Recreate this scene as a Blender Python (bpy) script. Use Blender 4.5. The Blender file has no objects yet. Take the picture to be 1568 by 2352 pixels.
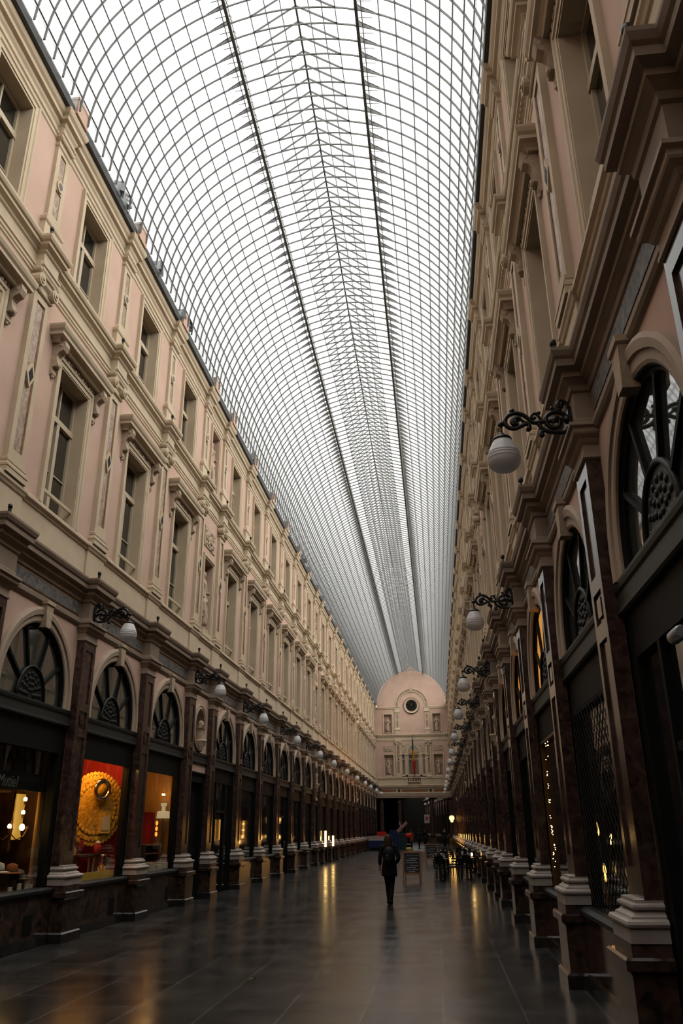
import bpy, math, random
from mathutils import Vector, Matrix
random.seed(7)
PI = math.pi
sc = bpy.context.scene
COL = sc.collection
W = 4.3                      # wall plane half-width; side modules are built in a frame with X = 0 on it, +X into the gallery
YE = 94.1                    # end wall

# ------------------------------------------------------------------ materials
def newmat(name):
    m = bpy.data.materials.new(name); m.use_nodes = True
    nt = m.node_tree; b = nt.nodes['Principled BSDF']
    return m, nt, b
def rgb(h):
    c = [int(h[i:i+2], 16)/255 for i in (0, 2, 4)]
    return tuple((x/12.92 if x <= .04045 else ((x+.055)/1.055)**2.4) for x in c) + (1,)
def stone(name, c1, c2, rough=.7, scale=3, detail=5, spec=.4, lo=.35, hi=.65, bump=0, dist=0):
    m, nt, b = newmat(name)
    tc = nt.nodes.new('ShaderNodeTexCoord'); n = nt.nodes.new('ShaderNodeTexNoise'); r = nt.nodes.new('ShaderNodeValToRGB')
    n.inputs['Scale'].default_value = scale; n.inputs['Detail'].default_value = detail; n.inputs['Distortion'].default_value = dist
    geo = nt.nodes.new('ShaderNodeNewGeometry')
    nt.links.new(geo.outputs['Position'], n.inputs['Vector']); nt.links.new(n.outputs['Fac'], r.inputs['Fac'])
    r.color_ramp.elements[0].position = lo; r.color_ramp.elements[1].position = hi
    r.color_ramp.elements[0].color = c1; r.color_ramp.elements[1].color = c2
    nt.links.new(r.outputs['Color'], b.inputs['Base Color'])
    b.inputs['Roughness'].default_value = rough; b.inputs['Specular IOR Level'].default_value = spec
    if bump:
        bp = nt.nodes.new('ShaderNodeBump'); bp.inputs['Strength'].default_value = bump; bp.inputs['Distance'].default_value = .02
        nt.links.new(n.outputs['Fac'], bp.inputs['Height']); nt.links.new(bp.outputs['Normal'], b.inputs['Normal'])
    return m
def plain(name, c, rough=.6, metal=0, spec=.4, emit=None, es=0):
    m, nt, b = newmat(name)
    b.inputs['Base Color'].default_value = c; b.inputs['Roughness'].default_value = rough
    b.inputs['Metallic'].default_value = metal; b.inputs['Specular IOR Level'].default_value = spec
    if emit:
        b.inputs['Emission Color'].default_value = emit; b.inputs['Emission Strength'].default_value = es
    return m
MT = {}
MT['pink'] = stone('pink_stucco', (.56, .375, .285, 1), (.62, .42, .325, 1), .85, 1.2, 4, .2)
MT['cream'] = stone('cream_stone', (.55, .43, .295, 1), (.62, .495, .345, 1), .8, 2.0, 4, .25)
MT['brown'] = stone('brown_painted_stone', (.235, .17, .12, 1), (.29, .215, .155, 1), .75, 2, 4, .3)
MT['capital'] = stone('buff_brown_stone', (.32, .235, .17, 1), (.38, .285, .21, 1), .75, 2, 4, .3)
MT['archstone'] = stone('buff_arch_stone', (.39, .295, .215, 1), (.45, .345, .255, 1), .8, 2, 4, .3)
MT['relief'] = stone('carved_stone', (.42, .31, .22, 1), (.52, .40, .28, 1), .85, 9, 4, .2, bump=.3)
MT['marble'] = stone('brown_red_marble', (.02, .013, .011, 1), (.105, .06, .048, 1), .14, 7, 9, .4, .3, .75, dist=1.2)
MT['marbled'] = stone('dark_marble', (.012, .009, .008, 1), (.10, .055, .035, 1), .10, 5, 9, .5, .35, .8, dist=1.5)
MT['plinth'] = stone('black_marble', (.012, .011, .010, 1), (.03, .026, .022, 1), .12, 5, 6, .5)
MT['white'] = stone('pale_marble', (.36, .31, .275, 1), (.45, .395, .35, 1), .3, 4, 6, .5)
MT['blue'] = stone('blue_grey_marble', (.07, .065, .06, 1), (.20, .18, .165, 1), .6, 9, 9, .25, .35, .65, dist=1)
MT['orange'] = stone('orange_marble', (.15, .05, .018, 1), (.33, .15, .06, 1), .4, 12, 9, .4, .35, .65, dist=1)
MT['inlay'] = stone('ochre_marble', (.20, .10, .05, 1), (.45, .32, .22, 1), .4, 10, 9, .4, .35, .65, dist=1)
MT['iron'] = plain('green_black_ironwork', (.008, .009, .008, 1), .5, spec=.25)
MT['beam'] = plain('dark_green_painted_steel', (.026, .029, .025, 1), .5, spec=.3)
MT['frame'] = plain('black_painted_wood', (.006, .006, .005, 1), .6, spec=.12)
MT['sash'] = plain('cream_painted_wood', (.52, .42, .29, 1), .6)
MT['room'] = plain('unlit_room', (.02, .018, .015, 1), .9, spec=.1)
MT['rib'] = plain('grey_painted_iron', (.22, .22, .21, 1), .5)
MT['ribd'] = plain('dark_grey_iron', (.13, .13, .12, 1), .5)
MT['lead'] = plain('lead_gutter', (.06, .06, .06, 1), .6)
MT['black'] = plain('black_cast_iron', (.006, .006, .006, 1), .4)
MT['brass'] = plain('aged_brass', (.14, .075, .022, 1), .4, .6)
MT['wood'] = stone('orange_brown_wood', (.20, .075, .028, 1), (.30, .12, .05, 1), .5, 8, 4, .4)
MT['chalk'] = plain('blackboard', (.012, .013, .014, 1), .7)
MT['chalkw'] = plain('white_chalk', (.6, .6, .6, 1), .9)
MT['grey'] = plain('light_grey_metal', (.35, .36, .37, 1), .35, .4)
def emis(name, c, s):
    m, nt, b = newmat(name); b.inputs['Base Color'].default_value = (.1, .1, .1, 1)
    b.inputs['Emission Color'].default_value = c; b.inputs['Emission Strength'].default_value = s
    return m
MT['bulb'] = emis('warm_bulb', (1, .62, .22, 1), 30)
MT['tube'] = emis('glowing_warm_tube', (1, .62, .20, 1), 10)
MT['tubeh'] = emis('bright_warm_shelf_lamp', (1, .60, .20, 1), 28)
MT['warmwin'] = emis('warm_lit_room', (1, .42, .08, 1), 6)
MT['fairy'] = emis('fairy_light', (1, .66, .30, 1), 6)
MT['globeon'] = emis('lit_globe', (1, .5, .12, 1), 5)

def thin_glass(name, tint, f0, f90, rough, gcol=(1,1,1,1), milk=0):
    """thin pane: transparent, with a mirror that strengthens towards grazing angles on either face"""
    m = bpy.data.materials.new(name); m.use_nodes = True; nt = m.node_tree; nt.nodes.clear()
    o = nt.nodes.new('ShaderNodeOutputMaterial'); mix = nt.nodes.new('ShaderNodeMixShader'); t = nt.nodes.new('ShaderNodeBsdfTransparent')
    g = nt.nodes.new('ShaderNodeBsdfGlossy'); lw = nt.nodes.new('ShaderNodeLayerWeight'); lw.inputs['Blend'].default_value = .5
    pw = nt.nodes.new('ShaderNodeMath'); pw.operation = 'POWER'; pw.inputs[1].default_value = 1.35 if name == 'roof_glass' else 4
    mr = nt.nodes.new('ShaderNodeMapRange'); mr.inputs['To Min'].default_value = f0; mr.inputs['To Max'].default_value = f90
    t.inputs['Color'].default_value = tint; g.inputs['Roughness'].default_value = rough; g.inputs['Color'].default_value = gcol
    nt.links.new(lw.outputs['Facing'], pw.inputs[0]); nt.links.new(pw.outputs[0], mr.inputs['Value']); nt.links.new(mr.outputs[0], mix.inputs[0])
    base = t.outputs[0]
    if milk:
        tr = nt.nodes.new('ShaderNodeBsdfTranslucent'); tr.inputs['Color'].default_value = (.9,.9,.9,1); m2 = nt.nodes.new('ShaderNodeMixShader'); m2.inputs[0].default_value = milk
        nt.links.new(t.outputs[0], m2.inputs[1]); nt.links.new(tr.outputs[0], m2.inputs[2]); base = m2.outputs[0]
    nt.links.new(base, mix.inputs[1]); nt.links.new(g.outputs[0], mix.inputs[2]); nt.links.new(mix.outputs[0], o.inputs[0])
    return m
MT['pane'] = thin_glass('shop_window_glass', (.9, .92, .9, 1), .05, .8, 0)
def darkglass(name, c, ior):
    m, nt, b = newmat(name); b.inputs['Base Color'].default_value = c; b.inputs['Roughness'].default_value = .03; b.inputs['IOR'].default_value = ior
    b.inputs['Specular IOR Level'].default_value = .5
    return m
MT['dglass'] = darkglass('dark_window_glass', (.008, .009, .009, 1), 2.1)
MT['fglass'] = darkglass('fanlight_glass', (.045, .047, .04, 1), 2.4)
MT['litfan'] = emis('warm_lit_fanlight_glass', (1, .42, .07, 1), .55)
MT['roofglass'] = thin_glass('roof_glass', (.93, .94, .94, 1), .03, .98, .25, (.42,.43,.42,1))
MT['lap'] = thin_glass('glass_lap', (.70, .70, .73, 1), .05, .6, .3, (.4,.4,.4,1))
def opal():
    m, nt, b = newmat('opal_glass'); b.inputs['Base Color'].default_value = (.78, .76, .75, 1); b.inputs['Roughness'].default_value = .25
    b.inputs['Subsurface Weight'].default_value = 0
    o = nt.nodes['Material Output']; mix = nt.nodes.new('ShaderNodeMixShader'); t = nt.nodes.new('ShaderNodeBsdfTranslucent'); t.inputs['Color'].default_value = (.9, .88, .86, 1)
    mix.inputs[0].default_value = .35
    nt.links.new(b.outputs[0], mix.inputs[1]); nt.links.new(t.outputs[0], mix.inputs[2]); nt.links.new(mix.outputs[0], o.inputs[0])
    return m
MT['opal'] = opal()
def floor_mat():
    m, nt, b = newmat('wet_bluestone_slabs')
    geo = nt.nodes.new('ShaderNodeNewGeometry'); sx = nt.nodes.new('ShaderNodeSeparateXYZ'); cx = nt.nodes.new('ShaderNodeCombineXYZ')
    nt.links.new(geo.outputs['Position'], sx.inputs[0])
    nt.links.new(sx.outputs['Y'], cx.inputs['X']); nt.links.new(sx.outputs['X'], cx.inputs['Y'])
    br = nt.nodes.new('ShaderNodeTexBrick'); br.inputs['Scale'].default_value = 1; br.inputs['Brick Width'].default_value = 1.45; br.inputs['Row Height'].default_value = .82
    br.inputs['Mortar Size'].default_value = .012; br.inputs['Mortar Smooth'].default_value = .2; br.offset = .37
    br.inputs['Color1'].default_value = (.016, .0165, .018, 1); br.inputs['Color2'].default_value = (.042, .04, .037, 1); br.inputs['Mortar'].default_value = (.09, .086, .08, 1)
    nt.links.new(cx.outputs[0], br.inputs['Vector'])
    n = nt.nodes.new('ShaderNodeTexNoise'); n.inputs['Scale'].default_value = 1.3; n.inputs['Detail'].default_value = 7; nt.links.new(geo.outputs['Position'], n.inputs['Vector'])
    mx = nt.nodes.new('ShaderNodeMix'); mx.data_type = 'RGBA'; mx.blend_type = 'MULTIPLY'; mx.inputs['Factor'].default_value = .7
    r = nt.nodes.new('ShaderNodeValToRGB'); r.color_ramp.elements[0].position = .3; r.color_ramp.elements[0].color = (.45, .45, .45, 1); r.color_ramp.elements[1].position = .7; r.color_ramp.elements[1].color = (1.2, 1.2, 1.2, 1)
    nt.links.new(n.outputs['Fac'], r.inputs['Fac']); nt.links.new(br.outputs['Color'], mx.inputs['A']); nt.links.new(r.outputs['Color'], mx.inputs['B']); nt.links.new(mx.outputs['Result'], b.inputs['Base Color'])
    rr = nt.nodes.new('ShaderNodeMapRange'); rr.inputs['To Min'].default_value = .10; rr.inputs['To Max'].default_value = .30; nt.links.new(n.outputs['Fac'], rr.inputs['Value']); nt.links.new(rr.outputs[0], b.inputs['Roughness'])
    bp = nt.nodes.new('ShaderNodeBump'); bp.inputs['Strength'].default_value = .25; bp.inputs['Distance'].default_value = .01
    n2 = nt.nodes.new('ShaderNodeTexNoise'); n2.inputs['Scale'].default_value = 2.2; nt.links.new(geo.outputs['Position'], n2.inputs['Vector'])
    nt.links.new(n2.outputs['Fac'], bp.inputs['Height']); nt.links.new(bp.outputs['Normal'], b.inputs['Normal'])
    b.inputs['Specular IOR Level'].default_value = .5
    return m
MT['floor'] = floor_mat()
def cloth(name, c, rough=.85): return plain(name, c, rough, spec=.2)

ZP = [(0,0),(.885,.891),(3.78,3.85),(5.12,5.18),(5.43,5.57),(6.28,6.40),(11.6,11.89),(14.45,15.06),(30,31)]
ZM = True                    # heights below are written in a first survey's scale; zmap turns them into the final one
def zmap(z):
    if z <= 0: return z
    for (a,b),(c,d) in zip(ZP, ZP[1:]):
        if z <= c: return b+(d-b)*(z-a)/(c-a)
# ------------------------------------------------------------------ mesh collector
class M:
    def __init__(s): s.v = []; s.f = []; s.sm = []
    def add(s, vs, fs, smooth=False):
        o = len(s.v); s.v += [tuple(p) for p in vs]
        for f in fs: s.f.append(tuple(o+i for i in f)); s.sm.append(smooth)
        return s
    def box(s, x0, x1, y0, y1, z0, z1):
        return s.add([(x0,y0,z0),(x1,y0,z0),(x1,y1,z0),(x0,y1,z0),(x0,y0,z1),(x1,y0,z1),(x1,y1,z1),(x0,y1,z1)],
                     [(0,3,2,1),(4,5,6,7),(0,1,5,4),(1,2,6,5),(2,3,7,6),(3,0,4,7)])
    def quad(s, a, b, c, d): return s.add([a,b,c,d], [(0,1,2,3)])
    def prism_y(s, poly, y0, y1, smooth=False):            # poly of (x,z) extruded along y
        n = len(poly); vs = [(x,y0,z) for x,z in poly]+[(x,y1,z) for x,z in poly]
        s.add(vs, [tuple(range(n-1,-1,-1)), tuple(range(n,2*n))]); o = len(s.v)-2*n
        for i in range(n): s.f.append((o+i, o+(i+1)%n, o+n+(i+1)%n, o+n+i)); s.sm.append(smooth)
        return s
    def prism_x(s, poly, x0, x1, smooth=False):            # poly of (y,z) extruded along x
        n = len(poly); vs = [(x0,y,z) for y,z in poly]+[(x1,y,z) for y,z in poly]
        s.add(vs, [tuple(range(n-1,-1,-1)), tuple(range(n,2*n))]); o = len(s.v)-2*n
        for i in range(n): s.f.append((o+i, o+(i+1)%n, o+n+(i+1)%n, o+n+i)); s.sm.append(smooth)
        return s
    def block(s, prof, xf, y0, y1, xb=0):                  # moulding round three sides of a block
        n = len(prof); vs = []
        for d, z in prof: vs += [(xb,y0-d,z),(xf+d,y0-d,z),(xf+d,y1+d,z),(xb,y1+d,z)]
        fs = []
        for i in range(n-1):
            a, b = 4*i, 4*i+4
            fs += [(a+k, a+k+1, b+k+1, b+k) for k in range(3)]
        fs += [(3,2,1,0), tuple(4*(n-1)+k for k in range(4))]
        return s.add(vs, fs)
    def sweep(s, prof, path):                              # path of (x offset, y, side) ; side shifts the corner along y by side*d
        n = len(path); vs = []
        for d, z in prof:
            for x, y, k in path: vs.append((x+d, y+k*d, z))
        fs = [(i*n+j, i*n+j+1, (i+1)*n+j+1, (i+1)*n+j) for i in range(len(prof)-1) for j in range(n-1)]
        return s.add(vs, fs)
    def lathe(s, prof, c=(0,0,0), n=16, smooth=True, sx=1, sy=1):
        vs = []; m = len(prof)
        for r, z in prof:
            for k in range(n):
                a = 2*PI*k/n; vs.append((c[0]+r*math.cos(a)*sx, c[1]+r*math.sin(a)*sy, c[2]+z))
        fs = [(i*n+k, i*n+(k+1)%n, (i+1)*n+(k+1)%n, (i+1)*n+k) for i in range(m-1) for k in range(n)]
        s.add(vs, fs, smooth); o = len(s.v)-m*n
        s.f.append(tuple(o+k for k in range(n-1,-1,-1))); s.sm.append(False); s.f.append(tuple(o+(m-1)*n+k for k in range(n))); s.sm.append(False)
        return s
    def tube(s, pts, r, n=6, closed=False):
        pts = [Vector(p) for p in pts]; m = len(pts); rs = r if isinstance(r, (list, tuple)) else [r]*m
        vs = []; up = None
        for i, p in enumerate(pts):
            t = (pts[min(i+1,m-1)]-pts[max(i-1,0)]).normalized()
            if up is None: up = Vector((0,1,0)) if abs(t.y) < .9 else Vector((1,0,0))
            a = t.cross(up).normalized(); b = a.cross(t).normalized(); up = b
            for k in range(n):
                th = 2*PI*k/n; vs.append(p+a*(rs[i]*math.cos(th))+b*(rs[i]*math.sin(th)))
        fs = [(i*n+k, i*n+(k+1)%n, (i+1)*n+(k+1)%n, (i+1)*n+k) for i in range(m-1) for k in range(n)]
        s.add(vs, fs, True); o = len(s.v)-m*n
        s.f.append(tuple(o+k for k in range(n-1,-1,-1))); s.sm.append(False); s.f.append(tuple(o+(m-1)*n+k for k in range(n))); s.sm.append(False)
        return s
    def bar(s, a, b, w, d, ref=(1,0,0)):                   # rectangular bar from a to b: w across, d along ref
        a, b = Vector(a), Vector(b); t = (b-a).normalized(); x = Vector(ref); x = (x-t*x.dot(t)).normalized(); y = t.cross(x)
        vs = [p+x*(d/2*i)+y*(w/2*j) for p in (a,b) for i,j in ((-1,-1),(1,-1),(1,1),(-1,1))]
        return s.add(vs, [(3,2,1,0),(4,5,6,7),(0,1,5,4),(1,2,6,5),(2,3,7,6),(3,0,4,7)])
    def ball(s, c, r, n=10, m=6, sc=(1,1,1)):
        prof = [(r*math.sin(PI*i/m), -r*math.cos(PI*i/m)) for i in range(m+1)]; prof[0] = (r*.02, -r); prof[-1] = (r*.02, r)
        k = len(s.v); s.lathe(prof, (0,0,0), n)
        for i in range(k, len(s.v)): x,y,z = s.v[i]; s.v[i] = (c[0]+x*sc[0], c[1]+y*sc[1], c[2]+z*sc[2])
        return s
    def arch(s, prof, zs, zb, n=24, yc=0):                 # prof of (radius, x) closed ring swept along a stilted half circle
        pts = [(-1,0,zb-zs)]+[(-math.cos(PI*i/n), math.sin(PI*i/n), 0) for i in range(n+1)]+[(1,0,zb-zs)]
        m = len(prof); vs = []
        for cy, cz, st in pts:
            for r, x in prof: vs.append((x, yc+r*cy, zs+r*cz+st))
        fs = [(i*m+k, i*m+(k+1)%m, (i+1)*m+(k+1)%m, (i+1)*m+k) for i in range(len(pts)-1) for k in range(m)]
        return s.add(vs, fs)
    def xf(s, mat, start=0):
        for i in range(start, len(s.v)): s.v[i] = tuple(mat @ Vector(s.v[i]))
        return s
    def mesh(s, name, mat):
        me = bpy.data.meshes.new(name); me.from_pydata([(p[0],p[1],zmap(p[2])) for p in s.v] if ZM else s.v, [], s.f); me.materials.append(MT[mat] if isinstance(mat, str) else mat)
        me.polygons.foreach_set('use_smooth', s.sm); me.update()
        return me

# ------------------------------------------------------------------ objects
def ob(name, data, parent=None, loc=None, rz=0):
    o = bpy.data.objects.new(name, data); COL.objects.link(o)
    if parent is not None: o.parent = parent
    if loc is not None: o.location = loc
    if rz: o.rotation_euler = (0,0,rz)
    return o
def tag(o, label, cat=None, group=None, kind=None):
    if label: o['label'] = label
    if cat: o['category'] = cat
    if group: o['group'] = group
    if kind: o['kind'] = kind
    return o
class Kit:
    """a kind of thing: parts (name, mesh, label, subparts). place() links it as an Empty with children, flat() as one joined mesh for far repeats"""
    def __init__(s, name): s.name = name; s.parts = []; s.joined = None
    def part(s, name, m, mat, label=None, sub=()):
        s.parts.append((name, m.mesh(name, mat), label, [(n, mm.mesh(n, t)) for n, mm, t in sub])); return s
    def place(s, loc, rz, label, cat, group=None, kind=None, far=False, name=None):
        if far:
            if s.joined is None:
                v, f, mi, sm, mats = [], [], [], [], []
                for n, me, l, sub in s.parts:
                    for d in [me]+[q for _, q in sub]:
                        o = len(v); v += [tuple(p.co) for p in d.vertices]
                        mt = d.materials[0]
                        if mt not in mats: mats.append(mt)
                        for p in d.polygons: f.append(tuple(o+i for i in p.vertices)); mi.append(mats.index(mt)); sm.append(p.use_smooth)
                me = bpy.data.meshes.new(s.name); me.from_pydata(v, [], f)
                for mt in mats: me.materials.append(mt)
                me.polygons.foreach_set('material_index', mi); me.polygons.foreach_set('use_smooth', sm); me.update(); s.joined = me
            r = ob(name or s.name, s.joined, None, loc, rz)
        else:
            r = ob(name or s.name, None, None, loc, rz)
            for n, me, l, sub in s.parts:
                c = ob(n, me, r)
                if l: c['label'] = l
                for n2, m2 in sub: ob(n2, m2, c)
        return tag(r, label, cat, group, kind)
def single(name, m, mat, label, cat=None, group=None, kind=None, loc=None, rz=0):
    return tag(ob(name, m.mesh(name, mat), None, loc, rz), label, cat, group, kind)
ORD = 'first second third fourth fifth sixth seventh eighth ninth tenth eleventh twelfth thirteenth fourteenth fifteenth sixteenth seventeenth eighteenth nineteenth twentieth twenty-first twenty-second twenty-third twenty-fourth twenty-fifth twenty-sixth twenty-seventh twenty-eighth'.split()
# ------------------------------------------------------------------ facade geometry (module frame: X into the gallery, Y along, Z up)
def Yn(i, y0=14.5843+.30, b=3.5693, d=3.5693-2.3995):
    y = y0+(i-1)*b
    for k in (3,10,17):
        if i > k: y -= d
    return y
def yo(y):                                                # first-survey distance -> final distance
    i = -4
    while i < 24 and Yn(i+1, 15.075, 3.54, 1.04) < y: i += 1
    a, b = Yn(i, 15.075, 3.54, 1.04), Yn(i+1, 15.075, 3.54, 1.04)
    return Yn(i)+(Yn(i+1)-Yn(i))*(y-a)/(b-a)
def holes_plane(m, x, y0, y1, z0, z1, rects):
    ys = sorted({y0,y1,*[v for r in rects for v in r[:2]]}); zs = sorted({z0,z1,*[v for r in rects for v in r[2:]]})
    ys = [v for v in ys if y0 <= v <= y1]; zs = [v for v in zs if z0 <= v <= z1]
    for a,b in zip(ys,ys[1:]):
        for c,d in zip(zs,zs[1:]):
            my, mz = (a+b)/2, (c+d)/2
            if not any(r[0]<my<r[1] and r[2]<mz<r[3] for r in rects): m.quad((x,a,c),(x,b,c),(x,b,d),(x,a,d))
def panel_front(m, x, y0, y1, z0, z1, rects, dep):
    holes_plane(m, x, y0, y1, z0, z1, rects)
    for a,b,c,d in rects:
        q = x-dep
        m.quad((q,a,c),(q,b,c),(q,b,d),(q,a,d))
        m.quad((x,a,c),(x,b,c),(q,b,c),(q,a,c)); m.quad((q,a,d),(q,b,d),(x,b,d),(x,a,d))
        m.quad((x,a,d),(x,a,c),(q,a,c),(q,a,d)); m.quad((q,b,d),(q,b,c),(x,b,c),(x,b,d))
def shaft(x, h, z0, z1, rects, dep=.025, xb=0):
    m = M(); panel_front(m, x, -h, h, z0, z1, rects, dep)
    m.quad((xb,-h,z0),(x,-h,z0),(x,-h,z1),(xb,-h,z1)); m.quad((x,h,z0),(xb,h,z0),(xb,h,z1),(x,h,z1))
    return m
# --- ground floor pilaster
K_AP = Kit('arcade_pilaster')
m = M().block([(.0,.16),(0,.66),(.02,.68),(.05,.70),(.05,.77),(.03,.79),(0,.79)], .33, -.345, .345)
K_AP.part('pedestal', m, 'marbled', sub=[('skirting', M().block([(.045,0),(.045,.14),(.02,.165),(0,.165)], .33, -.345, .345), 'plinth')])
K_AP.part('pedestal_block', M().block([(0,.79),(.0,.885)], .315, -.35, .35), 'marble')
K_AP.part('base', M().block([(0,.885),(0,.982),(-.005,.986),(.0,.99),(.018,1.0),(.026,1.02),(.018,1.04),(0,1.052),(-.03,1.056),(-.03,1.07),(-.06,1.085),(-.085,1.11),(-.07,1.118),(-.055,1.125),(-.05,1.14),(-.055,1.155),(-.075,1.163),(-.085,1.165),(-.085,1.19),(-.1,1.195)], .31, -.36, .36), 'white', 'pale grey moulded marble base')
K_AP.part('shaft', shaft(.15, .28, 1.19, 5.17, [(-.18,.18,1.42,3.36),(-.18,.18,3.98,4.98),(-.18,.18,3.52,3.82)]), 'marble',
          sub=[('boss', M().block([(0,3.58),(0,3.76)], .145, -.09, .09, .1), 'marbled')])
K_AP.part('capital', M().block([(0,5.14),(.02,5.15),(.02,5.175),(.005,5.18),(.005,5.26),(.03,5.28),(.05,5.31),(.09,5.335),(.10,5.35),(.10,5.385),(.13,5.40),(.13,5.43),(0,5.45)], .155, -.285, .285), 'capital')
m = M(); panel_front(m, .165, -.3, .3, 5.44, 5.86, [(-.2,.2,5.52,5.78)], .02); m.quad((0,-.3,5.44),(.165,-.3,5.44),(.165,-.3,5.86),(0,-.3,5.86)); m.quad((.165,.3,5.44),(0,.3,5.44),(0,.3,5.86),(.165,.3,5.86))
K_AP.part('frieze_block', m, 'capital', sub=[('inset_panel', M().box(.14,.152,-.18,.18,5.54,5.76), 'blue')])
# --- first floor ionic pilaster (with its attic pedestal)
K_IP = Kit('ionic_pilaster')
K_IP.part('pedestal', M().block([(0,6.29),(0,6.88),(.02,6.9),(.035,6.94),(.055,6.97),(.055,7.02),(.03,7.05),(0,7.06)], .06, -.42, .42), 'cream')
K_IP.part('base', M().block([(.05,7.05),(.05,7.14),(.06,7.15),(.06,7.19),(.03,7.21),(.02,7.24),(.03,7.26),(.03,7.30),(.0,7.32),(0,7.38)], .09, -.29, .29), 'cream')
K_IP.part('shaft', shaft(.09, .28, 7.36, 10.6, [(-.15,.15,7.52,10.42)], .03), 'cream')
def strip(y0,y1,z0,z1,x0,x1): return M().box(x0,x1,y0,y1,z0,z1)
K_IP.part('marble_inlay', M().box(.06,.066,-.125,.125,7.55,10.39), 'inlay', 'orange and buff marble inlay', sub=[('edge_band', M().box(.06,.075,-.15,-.12,7.52,10.42).box(.06,.075,.12,.15,7.52,10.42), 'orange')])
m = M().prism_x([(-.15,8.98),(0,8.72),(.15,8.98),(0,9.24)], .06, .105)
K_IP.part('lozenge', m, 'cream', sub=[('lozenge_stone', M().prism_x([(-.085,8.98),(0,8.83),(.085,8.98),(0,9.13)], .1, .109), 'frame')])
m = M().block([(.01,10.56),(.03,10.58),(.03,10.6),(0,10.62),(0,10.72),(.05,10.78),(.06,10.84),(.03,10.87),(.07,10.89),(.09,10.92),(.09,10.96),(.06,10.99),(.06,11.10),(0,11.11)], .1, -.28, .28)
K_IP.part('capital', m, 'cream')
for s in (-1,1):
    v = M()
    v.prism_x([(s*.26+.12*math.cos(a), 10.75+.12*math.sin(a)) for a in [2*PI*k/14 for k in range(14)]], .02, .2)
    v.prism_x([(s*.26+.075*math.cos(a), 10.75+.075*math.sin(a)) for a in [2*PI*k/12 for k in range(12)]], .19, .215)
    v.prism_x([(s*.26+.03*math.cos(a), 10.75+.03*math.sin(a)) for a in [2*PI*k/8 for k in range(8)]], .21, .235)
    K_IP.part('volute', v, 'cream')
# --- top floor pilaster
K_TP = Kit('attic_pilaster')
K_TP.part('pedestal', M().block([(0,11.6),(0,11.98),(.02,12.0),(.03,12.03),(.03,12.07),(0,12.09)], .10, -.33, .33), 'cream')
K_TP.part('base', M().block([(.04,12.07),(.04,12.14),(.02,12.16),(.0,12.2)], .07, -.25, .25), 'cream')
K_TP.part('shaft', shaft(.07, .24, 12.18, 13.72, [(-.11,.11,12.3,12.84),(-.11,.11,13.1,13.62)], .025), 'cream')
K_TP.part('inlay', M().box(.045,.052,-.08,.08,12.33,12.8).box(.045,.052,-.08,.08,13.14,13.59), 'inlay')
m = M(); m.prism_x([(.12*math.cos(a),12.97+.12*math.sin(a)) for a in [2*PI*k/16 for k in range(16)]], .05, .1)
K_TP.part('roundel', m, 'cream', sub=[('roundel_stone', M().prism_x([(.07*math.cos(a),12.97+.07*math.sin(a)) for a in [2*PI*k/12 for k in range(12)]], .09, .105), 'blue')])
K_TP.part('capital', M().block([(.0,13.7),(.02,13.72),(.02,13.75),(0,13.77),(0,13.82),(.04,13.86),(.06,13.88),(.06,13.93),(.03,13.95),(.03,14.2),(0,14.21)], .075, -.24, .24), 'cream')
# --- windows
def jambs(m, h, z0, z1, dep, x=0):
    m.quad((x,-h,z0),(x-dep,-h,z0),(x-dep,-h,z1),(x,-h,z1)); m.quad((x-dep,h,z0),(x,h,z0),(x,h,z1),(x-dep,h,z1))
    m.quad((x,-h,z1),(x-dep,-h,z1),(x-dep,h,z1),(x,h,z1)); m.quad((x-dep,-h,z0),(x,-h,z0),(x,h,z0),(x-dep,h,z0))
def surround(h, w, z0, z1, steps):
    """moulded frame up both sides and over the top; steps of (offset outward, x)"""
    m = M()
    for (a,xa),(b,xb) in zip(steps, steps[1:]):
        pa = [(xa,-h-a,z0),(xa,-h-a,z1+a),(xa,h+a,z1+a),(xa,h+a,z0)]; pb = [(xb,-h-b,z0),(xb,-h-b,z1+b),(xb,h+b,z1+b),(xb,h+b,z0)]
        for k in range(3): m.quad(pa[k],pa[k+1],pb[k+1],pb[k])
    return m
def sash(h, z0, z1, zt, x):
    m = M(); e = .055
    m.box(x-.04,x+.03,-h,-h+e,z0,z1).box(x-.04,x+.03,h-e,h,z0,z1).box(x-.04,x+.03,-h,h,z1-e,z1).box(x-.04,x+.03,-h,h,z0,z0+.09)
    m.box(x-.03,x+.05,-h,h,zt-.05,zt+.06).box(x-.03,x+.045,-.055,.055,z0,zt); m.box(x-.03,x+.02,-.02,.02,zt,z1)
    zm = (z0+zt)/2-.1; m.box(x-.025,x+.01,-h,h,zm-.012,zm+.012)
    return m
K_W = Kit('window')
h, z0, z1 = .615, 7.12, 9.82
m = surround(h, .19, z0-.05, z1, [(0,-.02),(0,.03),(.03,.03),(.03,.045),(.11,.045),(.12,.065),(.19,.065),(.19,0)]); jambs(m, h, z0, z1, .28, -.02)
K_W.part('surround', m, 'cream')
K_W.part('sash_frame', sash(h, z0, z1, 9.0, -.25), 'sash')
K_W.part('glass_pane', M().quad((-.27,-h,z0),(-.27,h,z0),(-.27,h,z1),(-.27,-h,z1)), 'dglass')
K_W.part('guard_rail', M().box(-.06,-.02,-h,h,7.36,7.42), 'sash')
m = M().block([(0,10.10),(.02,10.14),(.06,10.18),(.12,10.20),(.12,10.26),(.15,10.30),(.17,10.36),(.17,10.40),(0,10.43)], .14, -1.07, 1.07)
K_W.part('hood', m, 'cream')
m = M().box(0,.03,-.85,.85,9.99,10.12)
for k in range(-7,8):
    a = k*.11; m.ball((.05,a,10.06+.02*math.sin(k*2.1)), .055, 8, 5, (.5,1,.8))
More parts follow.
